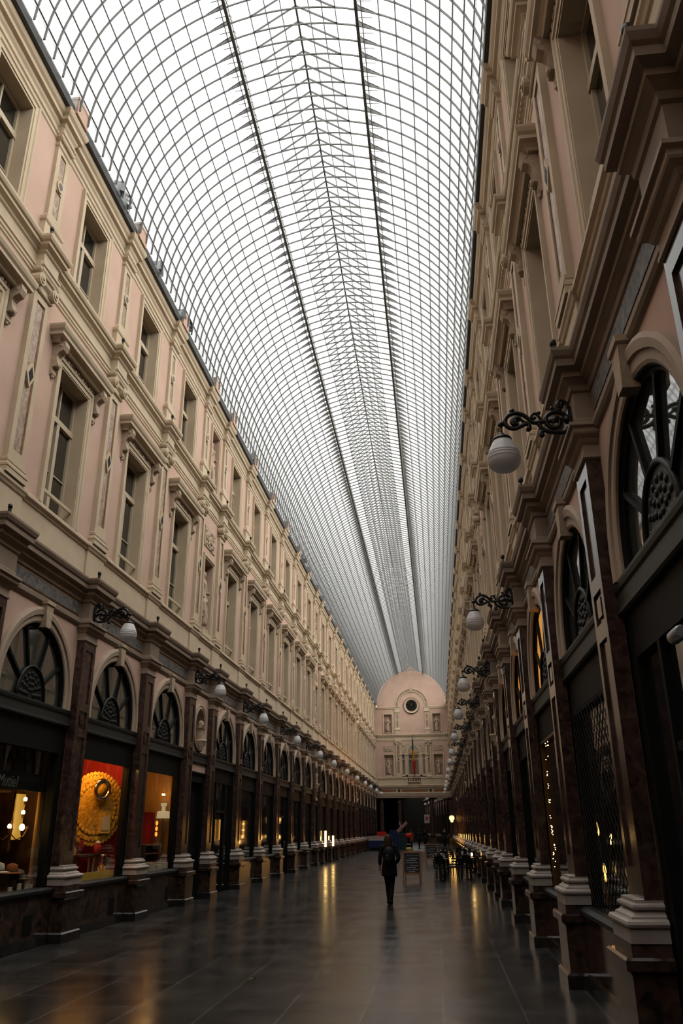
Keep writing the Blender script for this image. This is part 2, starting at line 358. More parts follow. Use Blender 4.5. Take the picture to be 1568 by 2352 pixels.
K_W.part('relief_band', m, 'relief', 'band of carved relief under the hood')
con = [(0,10.14),(.24,10.14),(.255,10.05),(.22,9.96),(.14,9.92),(.10,9.86),(.11,9.78),(.13,9.70),(.10,9.63),(.05,9.62),(.04,9.55),(.05,9.5),(.02,9.46),(0,9.46)]
for s in (-1,1):
    m = M().prism_y(con, s*.93-.085, s*.93+.085)
    m.ball((.17,s*.93,10.05), .1, 10, 6, (.75,1.05,.75)).ball((.09,s*.93,9.68), .065, 8, 5, (.8,1.2,.9)); m.ball((.03,s*.93,9.44), .035, 6, 4)
    K_W.part('console', m, 'relief', 'scrolled console bracket')
K_TW = Kit('attic_window')
h, z0, z1 = .58, 11.62, 13.62
m = surround(h, .2, z0, z1, [(0,-.02),(0,.03),(.05,.03),(.05,.05),(.13,.05),(.15,.075),(.19,.075),(.19,0)]); jambs(m, h, z0, z1, .28, -.02)
K_TW.part('surround', m, 'cream'); K_TW.part('sash_frame', sash(h, z0, z1, 13.0, -.25), 'sash')
K_TW.part('glass_pane', M().quad((-.27,-h,z0),(-.27,h,z0),(-.27,h,z1),(-.27,-h,z1)), 'dglass')
# --- shopfront: arch, fanlight, beam, window or doorway below
R, ZS, ZB = 1.16, 3.95, 3.78
def shopfront(name, glass, fan, open_display=True, brass=False, lattice=False):
    k = Kit(name)
    m = M().arch([(R,-.02),(R,.035),(R+.03,.05),(R+.11,.05),(R+.12,.075),(R+.19,.085),(R+.23,.06),(R+.23,0),(R+.02,-.02)], ZS, ZB, 28)
    k.part('archivolt', m, 'archstone')
    k.part('keystone', M().prism_x([(-.08,5.04),(.08,5.04),(.13,5.36),(-.13,5.36)], -.02, .13).block([(0,5.36),(.03,5.38),(.03,5.43),(0,5.44)], .12, -.12, .12), 'relief')
    m = M().arch([(R+.01,-.1),(R+.01,.01),(R-.015,.01),(R-.03,-.02),(R-.06,-.03),(R-.06,-.1)], ZS, ZB, 28)
    sub = []
    for a in (32,68,112,148):
        c, s = math.cos(a*PI/180), math.sin(a*PI/180)
        sub.append(('glazing_bar', M().bar((-.04,.5*c,3.86+.5*s),(-.04,1.12*c,3.92+1.12*s),.05,.05), 'frame'))
    k.part('fanlight_frame', m, 'frame', sub=sub)
    m = M(); n = 24; pts = [(-1.11,ZB)]+[(-1.11*math.cos(PI*i/n), ZS+1.11*math.sin(PI*i/n)) for i in range(n+1)]+[(1.11,ZB)]
    m.add([(-.06,y,z) for y,z in pts], [tuple(range(len(pts)))])
    k.part('fanlight_glass', m, fan)
    m = M(); pts = [(.5*math.cos(PI*i/16), 3.8+.56*math.sin(PI*i/16)) for i in range(17)]
    m.prism_x(pts, -.08, -.04)
    m.tube([(-.03,y,z) for y,z in pts], .028, 6)
    for rr in (.12,.2,.28,.36):
        for q in range(int(rr*22)+2):
            a = PI*(q+.5)/(int(rr*22)+2); m.ball((-.04,rr*math.cos(a),3.82+rr*1.15*math.sin(a)), .04, 6, 4, (.5,1,1))
    k.part('hub_grille', m, 'iron', 'ornate half-round cast iron grille')
    m = M().prism_y([(-.2,3.5),(.03,3.5),(.05,3.52),(.05,3.55),(.03,3.56),(.03,3.70),(.05,3.72),(.06,3.76),(.06,3.79),(-.2,3.79)], -1.5, 1.5)
    k.part('transom_beam', m, 'beam', 'dark painted steel transom beam')
    e = 1.27
    m = M().box(-.14,-.02,-1.5,-e,0.8,3.5).box(-.14,-.02,e,1.5,0.8,3.5).box(-.14,-.02,-e,e,3.06,3.5).box(-.03,.0,-e,e,3.03,3.08).box(-.03,.0,-e-.04,-e,.8,3.08).box(-.03,0,e,e+.04,.8,3.08)
    k.part('display_frame', m, 'frame')
    if brass: k.part('brass_frame', M().box(-.06,.005,-e,-e+.03,.87,3.06).box(-.06,.005,e-.03,e,.87,3.06).box(-.06,.005,-e,e,3.02,3.06), 'brass')
    k.part('display_glass', M().quad((-.06,-e,.87),(-.06,e,.87),(-.06,e,3.06),(-.06,-e,3.06)), glass)
    if lattice:
        m = M(); st = .17
        n = int((2*e+2.2)/st)+1
        for q in range(n):
            y = -e-2.2+q*st
            for sg in (1,-1):
                a0, a1 = (y, .87), (y+2.2, 3.07)
                lo, hi = max(-e, y), min(e, y+2.2)
                if hi-lo < .05: continue
                p0, p1 = (.012 if sg > 0 else .02, sg*lo, .87+(lo-y)), (.012 if sg > 0 else .02, sg*hi, .87+(hi-y))
                m.bar(p0, p1, .008, .006)
        k.part('security_grille', m, 'frame', 'lattice security grille')
    sub = [('vent_grille', M().box(.10,.125,.48,.78,.2,.5), 'frame'), ('skirting', M().box(-.1,.15,-1.43,1.43,0,.15), 'plinth')]
    k.part('stall_riser', M().box(-.1,.12,-1.43,1.43,0,.78), 'marbled', sub=sub)
    k.part('window_sill', M().prism_y([(-.1,.78),(.13,.78),(.16,.80),(.16,.84),(.10,.87),(-.1,.87)], -1.43, 1.43), 'iron')
    return k
K_S = shopfront('shopfront', 'dglass', 'fglass'); K_SO = shopfront('shopfront', 'pane', 'fglass'); K_SW = shopfront('shopfront', 'dglass', 'litfan')
K_SB = shopfront('shopfront', 'dglass', 'litfan', brass=True); K_SL = shopfront('shopfront', 'pane', 'fglass', lattice=True)
K_SG = shopfront('shopfront', 'pane', 'fglass')
K_SG.part('lit_interior', M().box(-.42,-.40,-1.25,1.25,.9,2.5), 'warmwin', 'warm lit interior')
# shop entrance without a stall riser (full-height glazed door)
def entrance():
    k = Kit('shop_entrance')
    for n, me, l, sub in K_S.parts:
        if n not in ('stall_riser','window_sill','display_glass','display_frame'): k.parts.append((n, me, l, sub))
    k.part('door_frame', M().box(-.14,-.02,-1.5,-1.3,0,3.5).box(-.14,-.02,1.3,1.5,0,3.5).box(-.14,-.02,-1.3,1.3,3.1,3.5).box(-.1,-.02,-.62,-.55,0,3.1).box(-.1,-.02,.55,.62,0,3.1).box(-.1,-.03,-.55,.55,2.25,2.32), 'frame', sub=[('door_glass', M().quad((-.08,-1.3,0.05),(-.08,1.3,.05),(-.08,1.3,3.1),(-.08,-1.3,3.1)), 'dglass')])
    k.part('door_handle', M().tube([(-.02,.5,1.0),(.03,.5,1.0),(.03,.5,1.3),(-.02,.5,1.3)], .012), 'brass')
    return k
K_E = entrance()
# --- niche bay: side door below, oval bust niche, two statue niches
K_D = Kit('door')
m = M().box(-.15,0,-.97,-.72,0,3.2).box(-.15,0,.72,.97,0,3.2).box(-.15,0,-.72,.72,3.0,3.2).prism_y([(-.1,3.2),(.02,3.2),(.05,3.23),(.05,3.26),(0,3.28),(-.1,3.28)], -.97, .97)
K_D.part('door_frame', m, 'frame'); K_D.part('door_leaf', shaft(-.12, .72, 0, 3.0, [(-.6,-.06,.2,1.1),(.06,.6,.2,1.1),(-.6,-.06,1.3,2.8),(.06,.6,1.3,2.8)], .02, -.16), 'frame', sub=[('door_handle', M().ball((-.09,.04,1.05), .03), 'brass')])
K_D.part('transom_beam', M().prism_y([(-.2,3.5),(.03,3.5),(.05,3.52),(.05,3.55),(.03,3.56),(.03,3.70),(.05,3.72),(.06,3.76),(.06,3.79),(-.2,3.79)], -.98, .98), 'beam')
def ell(a, b, zc, n=28): return [(a*math.cos(2*PI*i/n), zc+b*math.sin(2*PI*i/n)) for i in range(n)]
def ellring(m, prof, zc, n=28):
    vs = []; k = len(prof)
    for i in range(n):
        c, s = math.cos(2*PI*i/n), math.sin(2*PI*i/n)
        for a, b, x in prof: vs.append((x, a*c, zc+b*s))
    m.add(vs, [(i*k+j, ((i+1)%n)*k+j, ((i+1)%n)*k+j+1, i*k+j+1) for i in range(n) for j in range(k-1)])
    return m
NZ = 4.5
K_O = Kit('oval_niche')
K_O.part('oval_frame', ellring(M(), [(.46,.50,-.05),(.46,.50,.04),(.5,.54,.06),(.55,.59,.04),(.58,.62,.06),(.62,.66,.05),(.62,.66,0)], NZ), 'archstone')
m = M(); ellring(m, [(.46,.5,-.02),(.42,.46,-.16),(.28,.3,-.25),(.02,.02,-.28)], NZ); K_O.part('recess', m, 'relief')
K_O.part('bracket', M().lathe([(.04,3.80),(.1,3.86),(.08,3.92),(.16,4.0),(.14,4.04),(.2,4.1),(.2,4.14)], (.06,0,0), 12), 'cream')
K_N = Kit('statue_niche')
h, z0, z1 = .5, 7.2, 9.42
K_N.part('frame', surround(h, .12, z0-.1, z1, [(0,-.02),(0,.03),(.05,.04),(.05,.06),(.12,.06),(.12,0)]), 'cream'); m = M(); jambs(m, h, z0, z1, .36, -.02); m.quad((-.37,-h,z0),(-.37,h,z0),(-.37,h,z1),(-.37,-h,z1))
K_N.part('recess', m, 'pink'); K_N.part('footing', M().block([(0,7.06),(.02,7.08),(.02,7.2),(0,7.22)], .06, -.45, .45, -.3), 'cream')
m = M()
for q in range(26):
    y = random.uniform(-.52,.52); z = random.uniform(9.86,10.36); z -= .25*abs(y)*0
    m.ball((.02,y,z), random.uniform(.05,.1), 8, 5, (.55,1,1))
m.box(0,.025,-.6,.6,9.8,10.42)
K_N.part('relief_panel', m, 'relief', 'carved trophy relief over the niche')
K_TN = Kit('attic_niche')
h, z0, z1 = .45, 11.7, 13.62
K_TN.part('frame', surround(h, .12, z0, z1, [(0,-.02),(0,.03),(.05,.04),(.05,.06),(.12,.06),(.12,0)]), 'cream'); m = M(); jambs(m, h, z0, z1, .34, -.02); m.quad((-.35,-h,z0),(-.35,h,z0),(-.35,h,z1),(-.35,-h,z1))
K_TN.part('recess', m, 'pink')
# --- wall lamp
ZM = False
K_L = Kit('wall_lamp')
def spiral(cx, cz, r0, r1, a0, a1, n=22, fl=1):
    return [(cx+(r0+(r1-r0)*t/n)*math.cos((a0+(a1-a0)*t/n)*PI/180), 0, cz+fl*(r0+(r1-r0)*t/n)*math.sin((a0+(a1-a0)*t/n)*PI/180)) for t in range(n+1)]
lm = M()
lx = lambda px: .165+(1395-px)/1430*.91
lz = lambda pz: 5.76+(410-pz)/1430*.98
def LP(pts, r): lm.tube([(lx(a),0,lz(b)) for a,b in pts], r, 7)
def bez(p, n=8):                                          # Catmull-Rom through pixel points
    out = []
    for i in range(len(p)-1):
        a, b, c, d = p[max(i-1,0)], p[i], p[i+1], p[min(i+2,len(p)-1)]
        for t in [k/n for k in range(n)]:
            out.append(tuple(.5*(2*b[j]+(c[j]-a[j])*t+(2*a[j]-5*b[j]+4*c[j]-d[j])*t*t+(3*b[j]-a[j]-3*c[j]+d[j])*t**3) for j in (0,1)))
    return out+[p[-1]]
LP(bez([(1290,410),(1160,400),(980,420),(840,425),(730,430),(660,370),(560,280),(430,245),(310,290),(255,390),(300,480),(400,515),(510,480),(600,445),(650,480),(640,540),(600,535)]), .024)
LP(bez([(520,350),(460,335),(400,360),(385,410),(420,445),(460,425)]), .03)
LP(bez([(640,430),(560,400),(520,355)]), .016)
LP(bez([(850,400),(800,300),(750,270),(700,310),(715,360),(750,350)]), .017)
LP(bez([(850,260),(800,270),(780,280)]), .02)
LP(bez([(1280,430),(1240,330),(1130,270),(1000,290),(930,370),(950,480),(1030,540),(1130,510),(1150,420),(1090,370),(1040,410),(1060,450)]), .026)
LP(bez([(1270,540),(1200,620),(1080,620),(960,600),(860,540),(800,450)]), .024)
LP(bez([(880,590),(830,600),(820,660),(860,665)]), .02)
LP(bez([(1310,250),(1280,120),(1200,80),(1150,130),(1180,190),(1225,160)]), .022)
LP(bez([(1190,230),(1110,240),(1050,210),(1040,190)]), .02)
for a,b,r in ((185,430,.034),(390,205,.03),(430,400,.035),(1080,400,.04),(620,530,.02),(850,650,.025),(1210,140,.03),(745,350,.02),(1045,195,.022)): lm.ball((lx(a),0,lz(b)), r, 8, 6)
LP([(185,430),(260,430)], .016)
K_L.part('scroll_bracket', lm, 'black', 'black scrolled cast iron bracket')
m = M(); m.prism_x([(.055*math.cos(2*PI*i/16), 5.77+.15*math.sin(2*PI*i/16)) for i in range(16)], .16, .235); m.ball((.24,0,5.76), .05, 8, 5)
K_L.part('wall_plate', m, 'black')
gx, gz = .934, 5.385
K_L.part('hanger', M().tube([(gx,0,5.74),(gx,0,5.66),(gx,0,5.58)], .012).lathe([(.02,.26),(.035,.24),(.035,.22),(.02,.2)], (gx,0,gz), 10), 'black')
K_L.part('cap', M().lathe([(.02,.235),(.05,.225),(.085,.205),(.10,.185),(.10,.17),(.08,.165)], (gx,0,gz), 18), 'black')
K_L.part('globe', M().lathe([(.075,.175),(.095,.165),(.115,.13),(.14,.075),(.158,.03),(.165,.018),(.160,.010),(.170,-.002),(.172,-.014),(.167,-.022),(.174,-.034),(.176,-.048),(.17,-.056),(.172,-.075),(.166,-.1),(.148,-.135),(.115,-.162),(.07,-.178),(.02,-.183)], (gx,0,gz), 24), 'opal', 'opal white glass globe')

ZM = True
# ------------------------------------------------------------------ the setting
SIDES = {'left': 1, 'right': -1}
def sloc(side, y): return (-W*SIDES[side], y, 0)
def srz(side): return 0 if side == 'left' else PI
I0, I1 = -3, 24
NICHE = (3, 10, 17)
def wall_mesh(s):
    m = M()
    def rect(y0, y1, z0, z1, holes=()): holes_plane(m, 0, y0, y1, z0, z1, list(holes))
    for i in range(I0, I1):
        a, b = sorted((s*Yn(i), s*Yn(i+1))); c = (a+b)/2
        if i in NICHE:
            rect(a, b, 0, 14.5, [(c-.97,c+.97,0,3.79),(c-.46,c+.46,4.0,5.0),(c-.5,c+.5,7.1,9.42),(c-.45,c+.45,11.7,13.62)])
            m.quad((0,c-.97,3.2),(0,c+.97,3.2),(0,c+.97,3.5),(0,c-.97,3.5))
            n = 28; e = [(c+.46*math.cos(2*PI*k/n), 4.5+.5*math.sin(2*PI*k/n)) for k in range(n)]
            q = [(c+.46*max(-1,min(1,1.42*math.cos(2*PI*k/n))), 4.5+.5*max(-1,min(1,1.42*math.sin(2*PI*k/n)))) for k in range(n)]
            for k in range(n): m.quad((0,*q[k]),(0,*q[(k+1)%n]),(0,*e[(k+1)%n]),(0,*e[k]))
        else:
            rect(a, b, 0, 14.5, [(c-1.5,c+1.5,0,3.78),(c-R,c+R,3.78,ZS+R),(c-.615,c+.615,7.07,9.82),(c-.58,c+.58,11.6,13.62)])
            n = 24
            for k in range(n):
                a0, a1 = PI*k/n, PI*(k+1)/n
                p0, p1 = (c+R*math.cos(a0), ZS+R*math.sin(a0)), (c+R*math.cos(a1), ZS+R*math.sin(a1))
                m.quad((0,*p0),(0,*p1),(0,p1[0],ZS+R),(0,p0[0],ZS+R))
    lo, hi = sorted((s*-14.0, s*Yn(I0))); rect(lo, hi, 0, 14.5)
    lo, hi = sorted((s*Yn(I1), s*YE)); rect(lo, hi, 0, 14.5)
    return m
for side, s in SIDES.items():
    single('wall_'+side, wall_mesh(s), 'pink', f'pink stuccoed {side} gallery wall with openings for windows and arches', 'wall', kind='structure', loc=(-W*s,0,0), rz=srz(side))
    m = M()
    x0, x1 = (-8.5, -4.38) if s > 0 else (4.38, 8.5)
    xo = x0 if s > 0 else x1
    m.quad((xo,-14,0),(xo,YE,0),(xo,YE,14.46),(xo,-14,14.46)); m.quad((x0,-14,14.47),(x1,-14,14.47),(x1,YE,14.47),(x0,YE,14.47))
    m.quad((x0,-14,0),(x1,-14,0),(x1,-14,14.47),(x0,-14,14.47)); m.quad((x0,YE+.1,0),(x1,YE+.1,0),(x1,YE+.1,14.47),(x0,YE+.1,14.47))
    m.quad((x0,-14,6.6),(x1,-14,6.6),(x1,YE,6.6),(x0,YE,6.6))
    single('wall_behind_'+side, m, 'room', f'unlit shell added against sky leaks behind the {side} gallery wall', 'wall', kind='structure')  # closed shell added to keep sky light from leaking behind the wall
single('floor', M().quad((-9,-16,0),(9,-16,0),(9,YE+50,0),(-9,YE+50,0)), 'floor', 'wet dark bluestone slab floor of the gallery', 'floor', kind='structure')
m = M().quad((-4.3,-14,0),(4.3,-14,0),(4.3,-14,20.5),(-4.3,-14,20.5)); single('wall_light_stop', m, 'pink', 'pink wall added behind the viewpoint to keep sky light out', 'wall', kind='structure')  # unseen wall added to stop sky light entering the open end
P1 = [(0,5.36),(.03,5.38),(.05,5.41),(.05,5.46),(.02,5.48),(.02,5.50),(.01,5.52),(.01,5.82),(.03,5.84),(.04,5.9),(.08,5.95),(.10,5.97),(.10,6.03),(.16,6.07),(.16,6.15),(.18,6.18),(.20,6.24),(.20,6.28),(0,6.31)]
PA = [(.02,6.30),(.02,6.88),(.04,6.9),(.05,6.94),(.085,6.97),(.085,7.02),(.06,7.05),(0,7.07)]
P2 = [(0,10.86),(.02,10.88),(.02,10.93),(.035,10.94),(.035,11.0),(.055,11.02),(.055,11.06),(.01,11.08),(.01,11.3),(.04,11.33),(.04,11.37),(.07,11.4),(.11,11.42),(.11,11.48),(.14,11.5),(.16,11.55),(.16,11.6),(0,11.63)]
P3 = [(0,13.84),(.02,13.86),(.02,13.93),(.045,13.95),(.045,13.99),(.01,14.01),(.01,14.1),(.04,14.14),(.05,14.2),(.11,14.22),(.11,14.3),(.15,14.34),(.17,14.4),(.17,14.45),(-.15,14.48)]
def trim(n, prof, r, hw, side, label, mat='cream', ds=1.1):
    s = SIDES[side]; ys = sorted(s*Yn(i) for i in range(I0, I1+1)); lo, hi = sorted((s*-14.0, s*YE))
    path = [(0,lo,0)]
    for y in ys: path += [(0,y-hw,-1),(r,y-hw,-1),(r,y+hw,1),(0,y+hw,1)]
    path.append((0,hi,0))
    return single(f'trim_{n}', M().sweep([(d*ds,z) for d,z in prof], path), mat, label, 'cornice', kind='structure', loc=(-W*s,0,0), rz=srz(side))
n = 0
for side in SIDES:
    s = SIDES[side]
    e = trim(n+1, P1, .185, .30, side, f'brown stone entablature and cornice above the {side} arcade', 'brown')
    k = 0
    for i in range(I0, I1):
        a, b = sorted((s*Yn(i), s*Yn(i+1)))
        p = ob('frieze_panel', M().box(.01,.028,a+.42,b-.42,5.555,5.785).mesh('frieze_panel','blue'), e); p['label'] = 'blue-grey marble frieze panel'
        ob('panel_rim', M().box(.005,.02,a+.39,b-.39,5.535,5.805).mesh('panel_rim','orange'), p)
    trim(n+2, PA, 0, .42, side, f'cream attic band and sill course under the {side} first-floor windows')
    t_ = trim(n+3, P2, .16, .27, side, f'cream architrave and cornice above the {side} first-floor windows')
    if s < 0:
     m = M(); lo, hi = sorted((s*4.0, s*62.0)); y = lo
     while y < hi: m.box(0,.085,y,y+.055,11.335,11.40); y += .11
     ob('dentils', m.mesh('dentils','cream'), t_)
    trim(n+4, P3, .11, .235, side, f'cream eaves cornice along the top of the {side} wall')
    m = M().box(.0,.27,*sorted((s*-14.0, s*YE)),14.44,14.66)
    single(f'trim_{n+5}', m, 'lead', f'dark lead gutter at the foot of the glass vault on the {side}', 'gutter', kind='structure', loc=(-W*s,0,0), rz=srz(side))
    n += 5
# ------------------------------------------------------------------ glass vault
ZM = False
XO, RV, ZC, XG, ZR, XM = .10, 4.05, 15.05, 1.45, 19.76, .98
ZG = ZC+math.sqrt(RV**2-XG**2); ZX = ZC+math.sqrt(RV**2-XM**2)
ceil_ = tag(ob('ceiling', None), 'glazed barrel vault with raised ridge lantern on thin iron ribs', 'roof', kind='structure')
def arcp(a, r=RV): return (XO+r*math.cos(a), ZC+r*math.sin(a))
def rib_mesh(y0=0, m=None):
    m = m or M(); N = 40; a0, a1 = .03, PI-.03
    ri, ro = RV-.022, RV+.022
    for k in range(N):
        t0, t1 = a0+(a1-a0)*k/N, a0+(a1-a0)*(k+1)/N
        p = [arcp(t0,ri), arcp(t1,ri), arcp(t1,ro), arcp(t0,ro)]
        o = len(m.v); m.v += [(x,y0-.009,z) for x,z in p]+[(x,y0+.009,z) for x,z in p]
        for f in ((0,1,2,3),(7,6,5,4),(0,4,5,1),(3,2,6,7)): m.f.append(tuple(o+i for i in f)); m.sm.append(False)
    for s in (-1,1):
        m.bar((XO,y0,ZR-.03),(XO+s*XM,y0,ZX),.018,.045,(0,0,1))
        x2 = XG+.42; z2 = ZC+math.sqrt(RV**2-x2**2); h = .27
        cv = [(XG+.01,ZG+h),(XG+.03,ZG+h*.62),(XG+.09,ZG+h*.33),(XG+.2,ZG+h*.06),(XG+.32,ZG-.08),(x2,z2+.03)]
        m.tube([(XO+s*x,y0,z) for x,z in cv], .012, 4)
        m.add([(XO+s*x,y0+.002,z) for x,z in cv]+[(XO+s*x2,y0+.002,z2),(XO+s*(XG+.2),y0+.002,ZC+math.sqrt(RV**2-(XG+.2)**2)),(XO+s*XG,y0+.002,ZG)], [(0,1,8),(1,2,8),(2,3,7,8),(3,4,7),(4,5,6,7)])
        m.tube([(XO+s*(XG+.02),y0,ZG+h),(XO+s*(XG+.34),y0,ZG+h-.05)], .01, 4)
        m.tube([(XO+s*(XG-.01-.06*math.sin(t*PI/5)*(1 if t < 6 else -.6)),y0,ZG+h*t/10) for t in range(11)], .009, 4)
    return m
RS = .3902
ry = [12.694+RS*k for k in range(-70, 212)]
ry = [y for y in ry if -13.8 < y < YE-.1]
vis = [y for y in ry if y > 8.7][:100]
rm = rib_mesh().mesh('rib', 'rib')
for y in vis: ob('rib', rm, ceil_, (0,y,0))
m = M()
for y in ry:
    if y not in vis: rib_mesh(y, m)
tag(ob('far_rib', m.mesh('far_rib','rib'), ceil_), None, kind='stuff')
y0, y1 = -14, YE
for a in [(.12+.1055*k) for k in range(11)]:
    for t in (a, PI-a):
        x, z = arcp(t, RV+.015); c, s_ = math.cos(t), math.sin(t)
        q = [(x+c*dr-s_*dt, z+s_*dr+c*dt) for dr,dt in ((-.012,-.009),(.012,-.009),(.012,.009),(-.012,.009))]
        ob('purlin', M().prism_y(q, y0, y1).mesh('purlin','rib'), ceil_)
for s in (-1,1):
    for f in (.33,.66,.99):
        x, z = XO+s*XM*f, ZR-(ZR-ZX)*f+.02
        ob('purlin', M().box(x-.009,x+.009,y0,y1,z-.008,z+.012).mesh('purlin','rib'), ceil_)
    g = ob('girder', M().box(XO+s*XG-.035,XO+s*XG+.035,y0,y1,ZG-.07,ZG+.02).mesh('girder','ribd'), ceil_); g['label'] = 'dark lengthwise girder under the lantern edge'
    ob('top_rail', M().box(XO+s*XG-.008,XO+s*XG+.008,y0,y1,ZG+.26,ZG+.28).mesh('top_rail','ribd'), g)
ob('ridge_bar', M().box(XO-.022,XO+.022,y0,y1,ZR-.05,ZR+.03).mesh('ridge_bar','ribd'), ceil_)
m = M(); N = 30; aG = math.acos(XM/RV)
for s in (0,1):
    for k in range(N):
        t0, t1 = .02+(aG-.02)*k/N, .02+(aG-.02)*(k+1)/N
        if s: t0, t1 = PI-t0, PI-t1
        (xa,za),(xb,zb) = arcp(t0,RV+.03), arcp(t1,RV+.03)
        m.add([(xa,y0,za),(xb,y0,zb),(xb,y1,zb),(xa,y1,za)], [(0,1,2,3)], True)
    sg = 1-2*s
    m.quad((XO+sg*XM,y0,ZX+.03),(XO,y0,ZR+.035),(XO,y1,ZR+.035),(XO+sg*XM,y1,ZX+.03))
gz_ = ob('glazing', m.mesh('glazing','roofglass'), ceil_); m = M()
for a in [(.12+.1055*k) for k in range(11)]:
    for t in (a, PI-a):
        sg = 1 if t < PI/2 else -1; (xa,za),(xb,zb) = arcp(t+sg*.003,RV+.04), arcp(t-sg*.016,RV+.04); m.quad((xa,y0,za),(xb,y0,zb),(xb,y1,zb),(xa,y1,za))
for s in (-1,1):
    for f in (.33,.66,.99): x, z = XO+s*XM*f, ZR-(ZR-ZX)*f+.05; m.quad((x-.01,y0,z),(x+.05,y0,z-s*.02),(x+.05,y1,z-s*.02),(x-.01,y1,z))
ob('glass_lap', m.mesh('glass_lap','lap'), gz_)
ZM = True
# ------------------------------------------------------------------ repeated facade units
import itertools
def w(side, i, thing):                                    # where unit i stands, counted from the camera
    f = {'left': 0, 'right': -2}[side]
    return f'{thing}, {ORD[i-f]} from the camera on the {side}'
wn = dn = 0
for side, s in SIDES.items():
    st = -1 if side == 'left' else -2
    for i in range(st, I1+1):
        y = Yn(i); far = i > 9; L, rz = sloc(side, y), srz(side)
        if i >= (0 if side == 'left' else -2):
            K_AP.place(L, rz, w(side, i, 'brown marble arcade pilaster on tall dark pedestal'), 'pilaster', f'arcade pilasters on the {side}', far=far)
        if side == 'left' and i < 0 or side == 'right' and i < -1: pass
        K_IP.place(L, rz, w(side, i, 'cream ionic pilaster with marble inlay, first floor') if i >= (0 if side == 'left' else -2) else 'cream ionic pilaster at the left edge of the photo, first floor', 'pilaster', f'first-floor pilasters on the {side}', far=far)
        K_TP.place(L, rz, w(side, i, 'cream panelled top-floor pilaster with round boss') if i >= (0 if side == 'left' else -2) else 'cream panelled top-floor pilaster at the left edge of the photo', 'pilaster', f'top-floor pilasters on the {side}', far=far)
        single('parapet_block', M().box(.2,.34,-.24,.24,14.46,14.84).box(.19,.35,-.26,.26,14.80,14.86), 'pink', (w(side, i, 'small pink parapet block at the foot of the vault') if i >= (0 if side == 'left' else -2) else 'small pink parapet block at the upper left corner'), 'parapet block', f'parapet blocks on the {side}', 'structure', L, rz) if side == 'left' else None
    if True:
        for i in range(st, I1):
            c = (Yn(i)+Yn(i+1))/2; L, rz = sloc(side, c), srz(side); far = i > 9
            f = {'left': -1, 'right': -2}[side]; od = ORD[i-f]
            if i in NICHE:
                q = {3:'near', 10:'middle', 17:'far'}[i]
                dn += 1
                K_D.place(L, rz, f'black panelled side door under the {q} oval bust niche on the {side}', 'door', kind='structure', name=f'door_{dn}', far=far)
                K_O.place(L, rz, f'{q} oval bust niche with moulded cream frame on the {side}', 'niche', f'oval niches on the {side}', 'structure', far=far)
                K_N.place(L, rz, f'{q} first-floor statue niche with carved relief above, {side} wall', 'niche', f'statue niches on the {side}', 'structure', far=far)
                K_TN.place(L, rz, f'{q} top-floor statue niche on the {side} wall', 'niche', f'top statue niches on the {side}', 'structure', far=far)
                continue
            wn += 1; K_W.place(L, rz, f'tall first-floor window with hooded surround, {od} bay from the camera on the {side}', 'window', f'first-floor windows on the {side}', 'structure', far, f'window_{wn}')
            wn += 1; K_TW.place(L, rz, f'top-floor window in moulded cream frame, {od} bay from the camera on the {side}', 'window', f'top-floor windows on the {side}', 'structure', far, f'window_{wn}')
            if side == 'left' and i < 0: continue
            k, t = K_S, 'arched shopfront with dark display window'
            if side == 'left':
                if i == 0: k, t = K_SO, 'arched shopfront with warm bulbs and hats in its window'
                elif i == 1: k, t = K_SO, 'arched shopfront with the gold doily and red backing'
                elif i == 2: k, t = K_SO, 'arched shopfront with amber-lit window and pale lamp'
                elif i in (4, 7): k, t = K_E, 'arched shop entrance with tall dark glazed door'
                elif i in (11, 12): t = 'arched shopfront behind an upright glowing tube'
            else:
                if i == -2: k, t = K_E, 'arched shop entrance with tall dark glazed door'
                elif i == -1: k, t = K_SL, 'arched shopfront closed by a lattice security grille'
                elif i == 0: k, t = K_SB, 'arched shopfront with brass-framed window, fairy lights and orange lit fanlight'
                elif i in (1, 2): k, t = K_SW, 'arched shopfront with orange lit fanlight'
                elif i in (12, 13, 14, 15, 16): k, t = K_SG, 'arched shopfront with warm lit display window'
                elif i in (5, 9): k, t = K_E, 'arched shop entrance with tall dark glazed door'
            k.place(L, rz, f'{t}, {od} bay on the {side}' if k is not K_SO else t, 'shopfront', f'shopfronts on the {side}', far=far)
    for q, i in enumerate([j for j in range(-1, 24, 2)]):
        if side == 'left' and i < 1: continue
        kk = q if side == 'left' else q+1
        K_L.place(sloc(side, Yn(i)-.1), srz(side), f'white glass globe lamp on black scrolled bracket, {ORD[kk-1]} from the camera on the {side}', 'wall lamp', f'globe lamps on the {side}', far=i > 12)
